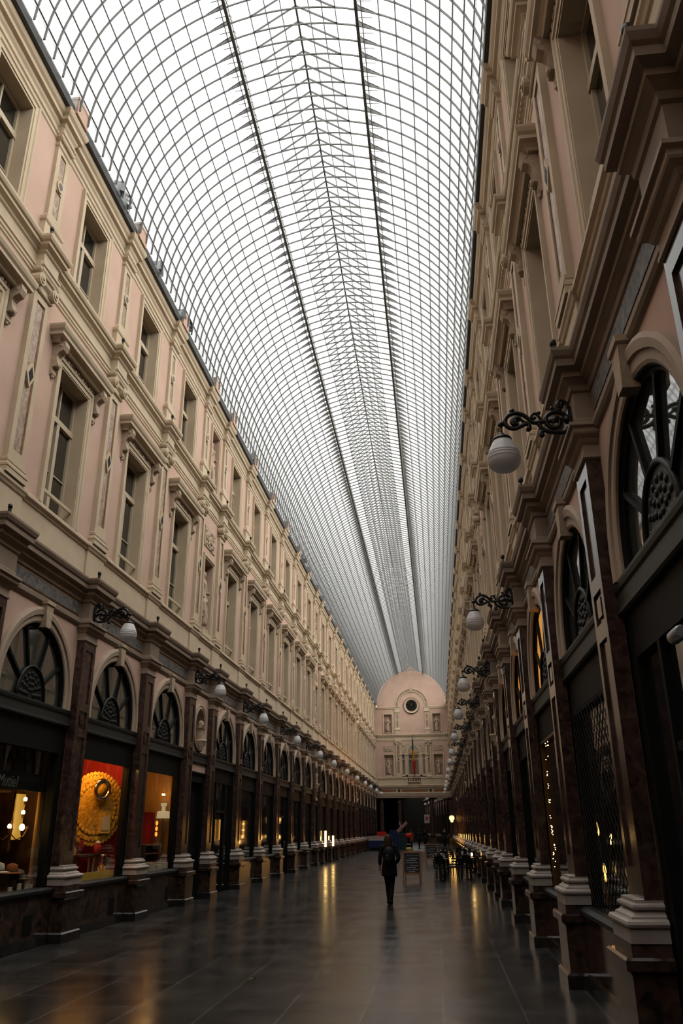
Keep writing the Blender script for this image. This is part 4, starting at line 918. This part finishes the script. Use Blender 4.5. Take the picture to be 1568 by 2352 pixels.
for k,(x,y,z,h) in enumerate(((-4.72,16.8,1.32,.2),(-4.72,17.2,1.32,.26))): lathe_thing('vase', [('body', M().lathe([(.03,0),(.07,h*.3),(.05,h*.7),(.03,h*.85),(.045,h)], n=12), 'darkred')], (x,y,z), ['dark red vase on the small table, the shorter one','dark red vase on the small table, the taller one'][k], 'vase', 'vases in the doily window')
lathe_thing('jar', [('body', M().lathe([(.05,0),(.08,.05),(.08,.16),(.05,.2)], n=12), 'redcloth'), ('lid', M().lathe([(.06,.2),(.05,.24),(.01,.27)], n=12), 'paper')], (-4.6,17.75,1.3), 'red jar with a pale lid under the doily', 'jar')
lathe_thing('stand', [('pole', M().lathe([(.14,0),(.05,.03),(.03,.46),(.1,.48)], n=10), 'darkwood')], (-4.6,17.75,.82), 'dark display stand under the red jar', 'stand')
lathe_thing('silver_urn', [('body', M().lathe([(.08,0),(.03,.05),(.03,.2),(.09,.26),(.11,.36),(.07,.44),(.09,.48)], n=14), 'silver')], (-4.48,17.78,.82), 'tall silver urn at the front of the doily window', 'urn')
rnd = random.Random(3)
nms = ['farthest toward the hat shop','second from the hat shop','third from the hat shop','fourth from the hat shop','fifth from the hat shop','nearest the silver urn']
for k in range(6):
    lathe_thing('cup', [('bowl', M().lathe([(.03,0),(.015,.04),(.05,.07),(.06,.12)], n=10), 'silver')], (-4.42-.1*(k%2), 16.35+.22*k, .82), f'small silver cup on the window ledge, {nms[k]}', 'cup', 'silver cups in the doily window')
single('ledge_cloth', M().box(-4.75,-4.34,15.6,18.35,.83,.86).box(-4.345,-4.33,15.6,18.35,.83,1.0), 'goldcloth', 'gold cloth edging along the ledge of the doily window', 'cloth')
lathe_thing('linen_box', [('box', M().box(-.2,.2,-.2,.2,0,.34), 'paper'), ('lid', M().box(-.21,.21,-.21,.21,.34,.4), 'paper')], (-4.75,18.35,.82), 'cream linen box at the end of the doily window ledge', 'box')
def lamp(loc, power, col=(1,.55,.18), r=.2, spot=None):
    l = bpy.data.lights.new('lamp_light', 'POINT'); l.energy = power; l.color = col; l.shadow_soft_size = r
    o = ob('lamp_light', l, None, loc); return o
lamp((-4.62,16.6,3.32), 75, (1,.52,.12)); lamp((-4.62,17.5,3.32), 40, (1,.52,.12))
# window 0: hats, bulbs, a glowing panel
for k,(x,y,z,w_) in enumerate(((-4.62,14.38,2.27,'top bulb, beside the glowing panel'),(-4.62,14.36,2.055,'middle bulb under the top one'),(-4.6,14.35,1.815,'lowest and brightest bulb'),(-4.62,13.95,1.83,'bulb toward the edge of the photo'))):
    lathe_thing('candle_bulb', [('bulb', M().ball((0,0,0), .032 if k != 2 else .045, 10, 8, (1,1,1.25)), 'bulb'), ('holder', M().lathe([(.012,-.12),(.02,-.05),(.024,-.03)], n=8), 'brass')], (x,y,z), f'glowing warm {w_} in the hat shop window', 'bulb', 'bulbs in the hat shop window')
ch = tag(ob('chandelier', None, None, (-4.72,14.2,1.7)), 'brass branched chandelier carrying the bulbs in the hat shop window', 'chandelier')
ob('stem', M().lathe([(.01,-.3),(.03,-.25),(.015,0),(.04,.1),(.012,.3),(.012,1.7)], n=8).mesh('stem','brass'), ch)
for k in range(6):
    a = k*PI/3; c_, s_ = math.cos(a), math.sin(a); ob('arm', M().tube([(.02*c_,.02*s_,0),(.12*c_,.12*s_,-.08),(.25*c_,.25*s_,-.03),(.3*c_,.3*s_,.08)], .009, 5).lathe([(.03,0),(.035,.01),(.012,.015),(.012,.05)], (.3*c_,.3*s_,.08), 8).mesh('arm','brass'), ch)
lathe_thing('glow_panel', [('panel', M().box(-.02,.02,-.16,.16,0,.75), 'glowpanel'), ('frame', M().box(-.03,.0,-.18,.18,-.02,.77), 'darkwood')], (-4.78,14.5,1.62), 'self-glowing amber panel behind the bulbs', 'panel')  # panel glows by itself; its lighting is put into the material
lathe_thing('curtain', [('fabric', M().add([(.05*math.sin(k*1.3), -.14+.28*k/16, z) for z in (0,2.2) for k in range(17)], [(k,k+1,k+18,k+17) for k in range(16)], True), 'amber')], (-4.5,14.75,.85), 'amber curtain at the pilaster side of the hat shop window', 'curtain')
for k,(y,z,mt,lb) in enumerate(((13.55,1.15,'paper','cream cap on a stand in the hat shop window'),(14.0,1.12,'rust','rust felt hat on a stand in the hat shop window'),(14.25,1.02,'tweed','tweed hat on a stand in the hat shop window'))):
    r = lathe_thing('hat', [('crown', M().lathe([(.1,0),(.1,.06),(.085,.12),(.02,.145)], n=16), mt), ('brim', M().lathe([(.1,.005),(.19,-.015),(.19,-.005),(.1,.015)], n=18), mt), ('band', M().lathe([(.102,.005),(.102,.035)], n=16), 'darkwood')], (-4.5,y,z), lb, 'hat', 'hats in the shop window')
    lathe_thing('hat_stand', [('pole', M().lathe([(.09,0),(.03,.02),(.018,z-.84),(.07,z-.82)], n=10), 'darkwood')], (-4.5,y,.82), 'dark stand under the '+lb.split(' on')[0], 'stand', 'hat stands')
for k,(y,h) in enumerate(((13.75,.1),(14.05,.14),(14.3,.17),(14.45,.1))): lathe_thing('price_card', [('card', M().box(-.01,.01,-.06,.06,0,h), 'paper')], (-4.36,y,.82), f'small pale card on the hat shop ledge, {ORD[k]} from the photo edge', 'card', 'cards in the hat shop window')
lathe_thing('glove_form', [('form', M().lathe([(.1,0),(.09,.1),(.05,.25),(.06,.4),(.03,.5)], n=10), 'tweed')], (-4.6,13.4,.82), 'grey cloth form at the edge of the hat shop window', 'form')
single('dark_blind', M().box(-4.42,-4.40,11.3,14.7,2.38,3.12), 'frame', 'black blind filling the top of the hat shop window', 'blind')
sg = bpy.data.curves.new('lettering','FONT'); sg.body = 'Mutiel'; sg.size = .26; sg.extrude = .006; sg.shear = .25
so = ob('shop_sign', None, None, (-4.30,12.75,2.42)); tag(so, 'pale script lettering across the hat shop window glass', 'sign')
MT['paint'] = cloth('pale_sign_paint', (.11,.105,.095,1)); sg.materials.append(MT['paint']); c_ = ob('lettering', sg, so); c_.rotation_euler = (PI/2,0,PI/2)
dg = bpy.context.evaluated_depsgraph_get(); me_ = bpy.data.meshes.new_from_object(c_.evaluated_get(dg)); bpy.data.objects.remove(c_); c_ = ob('lettering', me_, so); c_.rotation_euler = (PI/2,0,PI/2)
single('display_shelf', M().box(-5.2,-4.7,12.0,14.0,2.36,2.39), 'wood', 'thin orange-edged shelf behind the hat shop lettering', 'shelf')
lamp((-4.9,14.6,2.75), 7, (1,.55,.1)); lamp((-4.5,14.3,1.95), 1.6, (1,.5,.12)); lamp((-4.5,13.6,1.6), 1.0, (1,.5,.15))
# window 2: amber-lit, pale lamp, red drape
lathe_thing('table_lamp', [('shade', M().lathe([(.17,0),(.17,.02),(.16,.17),(.1,.18)], n=20), 'shade'), ('neck', M().lathe([(.05,.18),(.05,.3),(.08,.31),(.08,.38)], n=12), 'shade'), ('base', M().lathe([(.12,-1.2),(.03,-1.15),(.02,0)], n=12), 'darkwood')], (-4.6,22.05-.15,2.05), 'pale glowing boxy lamp in the amber window', 'lamp')
lathe_thing('red_drape', [('fabric', M().add([(.03*math.sin(k*1.7), -.6+1.2*k/24, z) for z in (0,.75) for k in range(25)], [(k,k+1,k+26,k+25) for k in range(24)], True), 'redcloth')], (-4.8,21.2,1.45), 'dark red drape below the pale lamp', 'drape')
for k in range(3): lathe_thing('glass_ornament', [('ornament', M().ball((0,0,0), .035, 8, 6, (1,1,1.6)), 'flame')], (-4.55,21.3,1.93-.13*k), f'orange glowing glass ornament on a string, {ORD[k]} from the top', 'ornament', 'orange ornaments')
lathe_thing('shelf_unit', [('frame', M().box(-.2,.2,-.55,-.5,0,.62).box(-.2,.2,.5,.55,0,.62), 'darkwood')]+[('shelf', M().box(-.2,.2,-.5,.5,z,z+.025), 'wood') for z in (.2,.4,.6)], (-4.75,21.1,.82), 'low wooden shelf in the amber window', 'shelf')
for k in range(2): lathe_thing('spot_bulb', [('bulb', M().ball((0,0,0), .025, 8, 6), 'bulb')], (-4.6,21.75+.12*k,2.63), f'tiny bright bulb above the pale lamp, {ORD[k]} of the pair', 'bulb', 'pair of tiny bulbs')
for k,(y,h) in enumerate(((20.5,.22),(21.0,.16),(21.5,.2))): lathe_thing('linen_stack', [('linen', M().box(-.12,.12,-.18,.18,0,h), 'paper')], (-4.42,y,.82), f'folded pale linen on the amber window ledge, {ORD[k]} from the doily window', 'linen', 'folded linen in the amber window')
lamp((-4.62,20.5,3.32), 16, (1,.5,.12)); lamp((-4.6,21.4,2.9), 4, (1,.5,.12))
# side door notice
lathe_thing('notice_frame', [('frame', M().box(0,.03,-.13,.13,-.2,.2), 'frame'), ('paper', M().box(.02,.035,-.09,.09,-.16,.16), 'relief')], (-4.3,23.05,2.15), 'small framed notice beside the near side door', 'notice')
# two glowing tubes
for k,(y,z0,z1) in enumerate(((49.55,.86,1.72),(53.1,.83,1.43))):
    lathe_thing('light_tube', [('tube', M().box(-.05,.05,-.06,.06,0,z1-z0), 'tube'), ('foot', M().box(-.1,.1,-.12,.12,.0-z0,0), 'frame'), ('cap', M().box(-.06,.06,-.07,.07,z1-z0,z1-z0+.03), 'frame')], (-3.93,y,z0), ['taller upright glowing light tube beside the left arcade','shorter upright glowing light tube beside the left arcade'][k], 'light', 'glowing tubes by the left arcade')
# lit shop far on the right: three bright shelf lamps and added warm lights
yo_inv = 67.7
for k,z in enumerate((2.26,1.81,1.36)):
    lathe_thing('shelf_lamp', [('tube', M().box(-.05,.03,-.55,.55,-.06,.06), 'tubeh'), ('bracket', M().box(.03,.12,-.5,.5,-.02,.02), 'frame')], (4.5,yo_inv,z), f'bright horizontal shelf lamp in a far shop on the right, {["top","middle","bottom"][k]} of three', 'light', 'shelf lamps of the far lit shop')
lamp((3.5,69.5,1.2), 30, (1,.5,.12)); lamp((3.5,62,1.0), 20, (1,.5,.12)); lamp((3.5,78,1.2), 25, (1,.5,.12))  # warm lights added before the arcade for glow on the pilaster bases
gl = lathe_thing('lantern', [('globe', M().ball((0,0,0), .24, 14, 10), 'globeon'), ('cap', M().lathe([(.1,.2),(.13,.24),(.03,.34)], n=10), 'black'), ('arm', M().tube([(0,0,.3),(.2,0,.36),(.44,0,.3)], .02), 'black'), ('finial', M().lathe([(.1,-.36),(.12,-.22)], n=8), 'globeon')], (3.68,79.5,2.7), 'lit glowing lantern at the far end of the right arcade', 'lantern')
# right arcade: fairy lights, lit things behind the grille
fl = tag(ob('fairy_lights', None, None, (4.15,0,0)), 'string of tiny warm fairy lights hanging beside the brass-framed window', 'fairy lights')
pts = [(.02*math.sin(k*1.9), 13.36+.0125*k+.03*math.sin(k*2.3), 3.05-.058*k) for k in range(34)]
ob('cable', M().tube(pts, .0015, 4).mesh('cable','frame'), fl)
bm0 = M().ball((0,0,0), .0075, 6, 4).mesh('bulb','fairy')
for k in range(40):
    p = pts[rnd.choice([1,2,2,4,6,9,9,9,12,15,16,16,19,22,23,23,23,25,27,29,29,30,32,33])]; ob('bulb', bm0, fl, (p[0]-.02+rnd.uniform(-.01,.01), p[1]+rnd.uniform(-.03,.03), p[2]+rnd.uniform(-.05,.05)))
yb_ = (Yn(-1)+Yn(0))/2
m = M().quad((5.0,Yn(-1),.8),(5.0,Yn(0)+2.6,.8),(5.0,Yn(0)+2.6,3.5),(5.0,Yn(-1),3.5)); single('wall_shop_right', m, 'room', 'dark back of the shop behind the lattice grille', 'wall', kind='structure')
for k,(y,z,sx,sz,lb) in enumerate(((11.45,1.72,.05,.12,'small bright lit card behind the lattice grille, upper one'),(11.3,1.22,.04,.16,'small bright lit ornament behind the lattice grille, lower one'))):
    lathe_thing('lit_ornament', [('glow', M().ball((0,0,0), .035, 10, 6, (.6,1,sz/.05)), 'globeon'), ('mount', M().lathe([(.05,-z+.82),(.02,-z+.86),(.012,-sz)], n=8), 'brass')], (4.42,y,z), lb, 'ornament', 'lit ornaments behind the grille')
lamp((4.6,11.0,1.5), 1.2, (1,.55,.2))
cam_ = tag(ob('security_camera', None, None, (4.1,5.9,2.95), PI), 'small pale security camera on a dark arm in the nearest shop entrance', 'camera')
ob('housing', M().lathe([(.04,-.12),(.05,-.1),(.05,.08),(.03,.1)], n=12).xf(Matrix.Rotation(PI/2,4,'X')).mesh('housing','grey'), cam_); ob('arm', M().tube([(0,0,0),(-.12,0,-.06),(-.3,0,-.06)], .02).mesh('arm','black'), cam_)
# ------------------------------------------------------------------ cafe terrace
K_CH = Kit('cafe_chair')
K_CH.part('seat', M().lathe([(.19,.43),(.2,.44),(.2,.46),(.18,.47)], n=14), 'frame')
K_CH.part('backrest', M().tube([(-.18,.16,.46),(-.19,.2,.7),(-.12,.22,.86),(.12,.22,.86),(.19,.2,.7),(.18,.16,.46)], .016).box(-.15,.15,.2,.215,.58,.84), 'frame')
for a,b in ((-1,-1),(1,-1),(-1,1),(1,1)): K_CH.part('leg', M().tube([(a*.14,b*.14,.44),(a*.18,b*.18,0)], .013), 'frame')
K_T = Kit('cafe_table')
K_T.part('tabletop', M().lathe([(.33,.72),(.35,.725),(.35,.745),(.33,.75)], n=20), 'darkwood'); K_T.part('pedestal', M().lathe([(.22,0),(.2,.02),(.04,.05),(.03,.7),(.1,.72)], n=12), 'black')
K_TC = Kit('cafe_table'); K_TC.parts = [('tabletop', M().lathe([(.36,.70),(.37,.74),(.36,.75)], n=20).mesh('tabletop','white'), 'pale tabletop', [])]+K_T.parts[1:]
K_GL = Kit('wine_glass'); K_GL.part('glass', M().lathe([(.03,0),(.006,.01),(.006,.08),(.035,.11),(.03,.17)], n=10), 'grey')
tabs = [(2.45,32.6,0),(3.45,33.4,0),(2.5,35.4,0),(3.75,38.6,1),(2.65,38.3,0),(3.7,42.4,1),(2.7,42.0,0),(3.5,46.0,0)]
for k,(x,y,t) in enumerate(tabs):
    (K_TC if t else K_T).place((x,y,0), 0, f'round {"pale-topped" if t else "dark"} cafe table on the terrace, {ORD[k]} counted away from the camera', 'table', 'cafe tables')
    for q,(dx,dy,rz) in enumerate(((-.02,-.55,PI),(.0,.58,0),(.5,.05,-PI/2) if x < 3 else (-.5,0,PI/2))):
        K_CH.place((x+dx,y+dy,0), rz+.2*math.sin(k*3+q), f'dark bistro chair at the {ORD[k]} terrace table, {["camera side","passage side","aisle side" if x > 3 else "arcade side"][q]}', 'chair', 'cafe chairs')
    if k in (0,1,3,4,5):
        for q in range(2): K_GL.place((x-.12+.2*q,y+.05*q,.75), 0, f'small glass on the {ORD[k]} terrace table, {["first","second"][q]} of two', 'glass', 'glasses on the terrace')
    if k in (0,1,3):
        lathe_thing('menu_card', [('card', M().box(-.06,.06,-.006,.006,0,.17), 'paper')], (x+.15,y-.12,.75), f'folded pale menu card on the {ORD[k]} terrace table', 'menu', 'menu cards', .5)
lathe_thing('added_candle', [('flame', M().ball((0,0,.1), .04, 8, 6, (1,1,1.5)), 'bulb'), ('holder', M().lathe([(.06,0),(.06,.03),(.02,.04)], n=10), 'brass')], (3.62,33.6,.75), 'small added glowing candle on the terrace table by the arcade', 'candle')  # candle added as a source for the glow on the nearby base
lamp((3.75,34.25,1.0), .8, (1,.55,.12))  # extra light added beside the arcade to brighten the pilaster base
def aboard(loc, rz, label, k=1.0):
    r = tag(ob('chalkboard', None, None, loc, rz), label, 'chalkboard'); r.scale = (k,k,k); T = Matrix.Rotation(-.16,4,'X')
    def P(n_, m, mt, par=r): o = ob(n_, m.mesh(n_, mt), par); return o
    for s in (-1,1): P('leg', M().box(s*.31-.03,s*.31+.03,-.02,.02,0,1.02).xf(T), 'wood')
    P('top_rail', M().box(-.34,.34,-.025,.025,.98,1.04).xf(T), 'wood'); P('bottom_rail', M().box(-.3,.3,-.02,.02,.26,.33).xf(T), 'wood')
    b = P('board', M().box(-.285,.285,-.012,.012,.32,.99).xf(T), 'chalk')
    q = random.Random(5); m = M()
    for z,a,e in ((.90,-.2,.24),(.80,-.1,.2),(.74,-.22,.16),(.66,-.22,.18),(.56,-.08,.2),(.50,-.2,.12),(.43,-.2,.14),(.37,-.12,.06)):
        x = a
        while x < e:
            l = q.uniform(.03,.09); m.tube([(x+l*t/6,-.014,z+.014*math.sin(t*2.1+x*30)) for t in range(7)], .0045, 4); x += l+.018
    P('chalk_writing', m.xf(T), 'chalkw', b)
    for s in (-1,1): P('rear_leg', M().bar((s*.25,.17,.97),(s*.25,.5,0),.04,.025), 'wood')
    return r
aboard((1.47,31.3,0), .0, 'wooden framed chalkboard with white handwriting beside the walking person'); aboard((2.05,47.5,0), .1, 'smaller-looking wooden chalkboard farther along the terrace', 1.0)
# ------------------------------------------------------------------ far stall and odds and ends
MT['sblue'] = cloth('blue_panel', (.012,.02,.065,1)); MT['sred'] = cloth('bright_red', (.4,.018,.01,1)); MT['spale'] = cloth('pale_pink_panel', (.35,.22,.22,1)); MT['teal'] = cloth('dark_teal', (.015,.035,.04,1)); MT['syel'] = cloth('pale_yellow', (.5,.42,.12,1)); MT['swhite'] = cloth('white_panel', (.34,.33,.33,1))
lathe_thing('market_stall', [('lower_panel', M().box(-.85,.85,-.4,.4,.25,.85), 'sblue'), ('middle_band', M().box(-.86,.86,-.41,.41,.85,1.02), 'grey'), ('upper_band', M().box(-.86,.86,-.41,.41,1.02,1.25), 'spale'), ('foot', M().box(-.7,.7,-.3,.3,0,.25), 'frame')], (-3.1,79,0), 'market stall counter with blue lower panel and pale red band by the left arcade', 'stall')
lathe_thing('red_crate', [('crate', M().box(-.42,.42,-.3,.3,0,.34), 'sred')], (-2.75,79,1.25), 'bright red box standing on the market stall', 'box')
lathe_thing('dark_crate', [('crate', M().box(-.42,.42,-.3,.3,0,.22), 'frame')], (-3.6,79,1.25), 'dark box standing on the market stall', 'box')
lathe_thing('blue_cabinet', [('body', M().box(-.42,.42,-.3,.3,0,1.75), 'sblue'), ('base', M().box(-.45,.45,-.33,.33,0,.12), 'frame')], (-1.75,82,0), 'tall dark blue cabinet behind the market stall', 'cabinet')
lathe_thing('teal_cabinet', [('body', M().box(-.6,.6,-.35,.35,0,1.5), 'teal'), ('top', M().box(-.62,.62,-.37,.37,1.5,1.56), 'frame')], (-.95,83.5,0), 'dark teal cabinet next to the blue one', 'cabinet')
lathe_thing('tilted_sign', [('pole', M().lathe([(.2,0),(.03,.04),(.025,1.9)], n=8), 'frame'), ('board', M().bar((-.42,0,-.42+2.0),(.5,0,.42+2.0),.24,.04,(0,1,0)), 'swhite'), ('red_stripe', M().bar((-.42,-.03,-.43+2.0),(.5,-.03,.41+2.0),.08,.02,(0,1,0)), 'sred'), ('fin', M().bar((-.1,0,2.05),(-.2,0,2.5),.08,.03,(0,1,0)), 'swhite')], (-.95,80.5,0), 'tilted white sign with a red stripe and fin on a dark pole', 'sign')
lathe_thing('bollard', [('foot', M().lathe([(.28,0),(.28,.12),(.2,.25)], n=14), 'syel'), ('body', M().lathe([(.16,.25),(.16,.45)], n=12), 'frame'), ('band', M().lathe([(.22,.45),(.22,.55)], n=12), 'swhite'), ('post', M().lathe([(.1,.55),(.1,1.0)], n=10), 'frame'), ('head', M().ball((0,0,1.22), .3, 14, 8, (1,1,.85)), 'sred')], (-.35,80.5,0), 'post with round red head and pale yellow foot near the passage', 'bollard')
hs = tag(ob('hanging_sign', None, None, (1.32,YE-3.5,2.78)), 'small white sign with a red square hanging before the passage', 'sign')
ob('panel', M().box(-.28,.28,-.02,.02,-.42,.42).mesh('panel','swhite'), hs); ob('red_square', M().box(-.13,.13,-.03,.02,-.1,.2).mesh('red_square','sred'), hs)
for s in (-1,1): ob('wire', M().tube([(s*.2,0,.42),(s*.2,0,2.15)], .008, 4).mesh('wire','black'), hs)
m = M().add([(0,0,0),(.03,.02,.008),(.07,.015,.004),(.10,0,0),(.07,-.02,.012),(.03,-.02,.002)], [(0,1,2,3,4,5)]).tube([(0,0,0),(-.03,-.005,.004)], .003, 4)
MT['leaf'] = cloth('yellow_green_leaf', (.13,.15,.015,1)); single('fallen_leaf', m, 'leaf', 'yellow-green fallen leaf on the wet floor', 'leaf', loc=(.03,11.36,.004), rz=.9)
for o in list(bpy.data.objects):                           # bring everything placed from the first survey to the final one
    if o.name in FIRST or o.parent is not None or o.name.startswith('wall_shop'): continue
    if o.name.startswith(('ledge_cloth','display_shelf','dark_blind')):
        for v in o.data.vertices: v.co = (v.co.x-math.copysign(.1, v.co.x), yo(v.co.y), zmap(v.co.z)) if False else (v.co.x+math.copysign(.1, v.co.x), yo(v.co.y), zmap(v.co.z))
    elif o.name != 'fallen_leaf':
        x, y, z = o.location; o.location = (x+(math.copysign(.1, x) if abs(x) > 3.6 else .03), yo(y), z*1.012)
# floodlights on the eaves, small spots on the cornices
K_F = Kit('floodlight')
K_F.part('housing', M().prism_y([(-.12,-.1),(.12,-.14),(.12,.14),(-.12,.1)], -.16, .16), 'grey'); K_F.part('lens', M().box(.118,.128,-.14,.14,-.12,.12), 'dglass'); K_F.part('yoke', M().tube([(0,-.18,0),(0,-.18,-.2),(0,.18,-.2),(0,.18,0)], .015).box(-.05,.05,-.05,.05,-.34,-.19), 'ribd')
for k,(y,n_) in enumerate(((13.7,2),(16.45,1),(18.5,1),(18.95,1),(27.9,1),(40.2,1),(40.7,1))):
    for q in range(n_): K_F.place((-4.08,yo(y)+.36*q,15.42), [.5,-.4][q] if n_ > 1 else .15*(k%3), f'grey floodlight on the left eaves, {ORD[k+q+(1 if k else 0)]} from the camera', 'floodlight', 'floodlights on the eaves')
K_SP = Kit('spotlight'); K_SP.part('housing', M().lathe([(.015,0),(.036,.01),(.036,.065),(.02,.08)], n=10), 'black'); K_SP.part('bracket', M().box(-.015,.015,-.03,.03,-.05,.0), 'black')
for side, s in SIDES.items():
    for i in range(0 if side == 'left' else -2, 10):
        for z, x, nm in ((6.44,3.95,'lower cornice'),(11.93,4.0,'upper cornice')):
            if side == 'right' and z > 11: continue
            K_SP.place((-s*x, Yn(i)-.4, z+.04), 0, f'tiny black spotlight on the {side} {nm}, {ORD[i+(0 if side=="left" else 2)]} from the camera', 'spotlight', f'spotlights on the {side} {nm}')

# ------------------------------------------------------------------ light, sky, camera
wd = bpy.data.worlds.new('overcast_sky'); sc.world = wd; wd.use_nodes = True; nt = wd.node_tree; bg = nt.nodes['Background']
tc = nt.nodes.new('ShaderNodeTexCoord'); sx = nt.nodes.new('ShaderNodeSeparateXYZ'); nt.links.new(tc.outputs['Generated'], sx.inputs[0])
mr = nt.nodes.new('ShaderNodeMapRange'); mr.inputs['From Min'].default_value = 0; mr.inputs['From Max'].default_value = 1; mr.inputs['To Min'].default_value = .7; mr.inputs['To Max'].default_value = 1.15
nt.links.new(sx.outputs['Z'], mr.inputs['Value'])
mul = nt.nodes.new('ShaderNodeMath'); mul.operation = 'MULTIPLY'; mul.inputs[1].default_value = SKY = 2.9
gx_ = nt.nodes.new('ShaderNodeMapRange'); gx_.inputs['From Min'].default_value = -1; gx_.inputs['To Min'].default_value = .4; gx_.inputs['To Max'].default_value = 1.75; nt.links.new(sx.outputs['X'], gx_.inputs['Value'])
m2_ = nt.nodes.new('ShaderNodeMath'); m2_.operation = 'MULTIPLY'; nt.links.new(mr.outputs[0], m2_.inputs[0]); nt.links.new(gx_.outputs[0], m2_.inputs[1]); nt.links.new(m2_.outputs[0], mul.inputs[0]); nt.links.new(mul.outputs[0], bg.inputs['Strength']); bg.inputs['Color'].default_value = (1,.985,.95,1)
sl = bpy.data.lights.new('hazy_sun','SUN'); sl.energy = 1.6; sl.angle = 1.5; sl.color = (1,.96,.9); so_ = ob('hazy_sun', sl); so_.rotation_euler = (0, math.radians(38), 0)
cam = bpy.data.cameras.new('camera'); co = ob('camera', cam); sc.camera = co
f_, p_, yw_, r_ = 1823.5, .3813, -.1100, -.0074
cp, sp, cy, sy = math.cos(p_), math.sin(p_), math.cos(yw_), math.sin(yw_)
F = Vector((sy*cp, cy*cp, sp)); R0 = Vector((cy,-sy,0)); U0 = R0.cross(F)
Rr = R0*math.cos(r_)+U0*math.sin(r_); Uu = -R0*math.sin(r_)+U0*math.cos(r_)
co.matrix_world = Matrix(((Rr.x,Uu.x,-F.x,2.4983),(Rr.y,Uu.y,-F.y,0),(Rr.z,Uu.z,-F.z,1.75),(0,0,0,1)))
cam.sensor_fit = 'VERTICAL'; cam.sensor_height = 36; cam.lens = f_/2352*36; cam.clip_end = 400; cam.clip_start = .05
vs_ = sc.view_settings; vs_.view_transform = 'Standard'; vs_.look = 'None'; vs_.exposure = 0; vs_.gamma = 1; vs_.use_curve_mapping = False
cy_ = sc.cycles; cy_.max_bounces = 6; cy_.diffuse_bounces = 1; cy_.glossy_bounces = 3; cy_.transmission_bounces = 4; cy_.transparent_max_bounces = 12; cy_.use_denoising = True; cy_.sample_clamp_indirect = 6; cy_.caustics_reflective = False; cy_.caustics_refractive = False
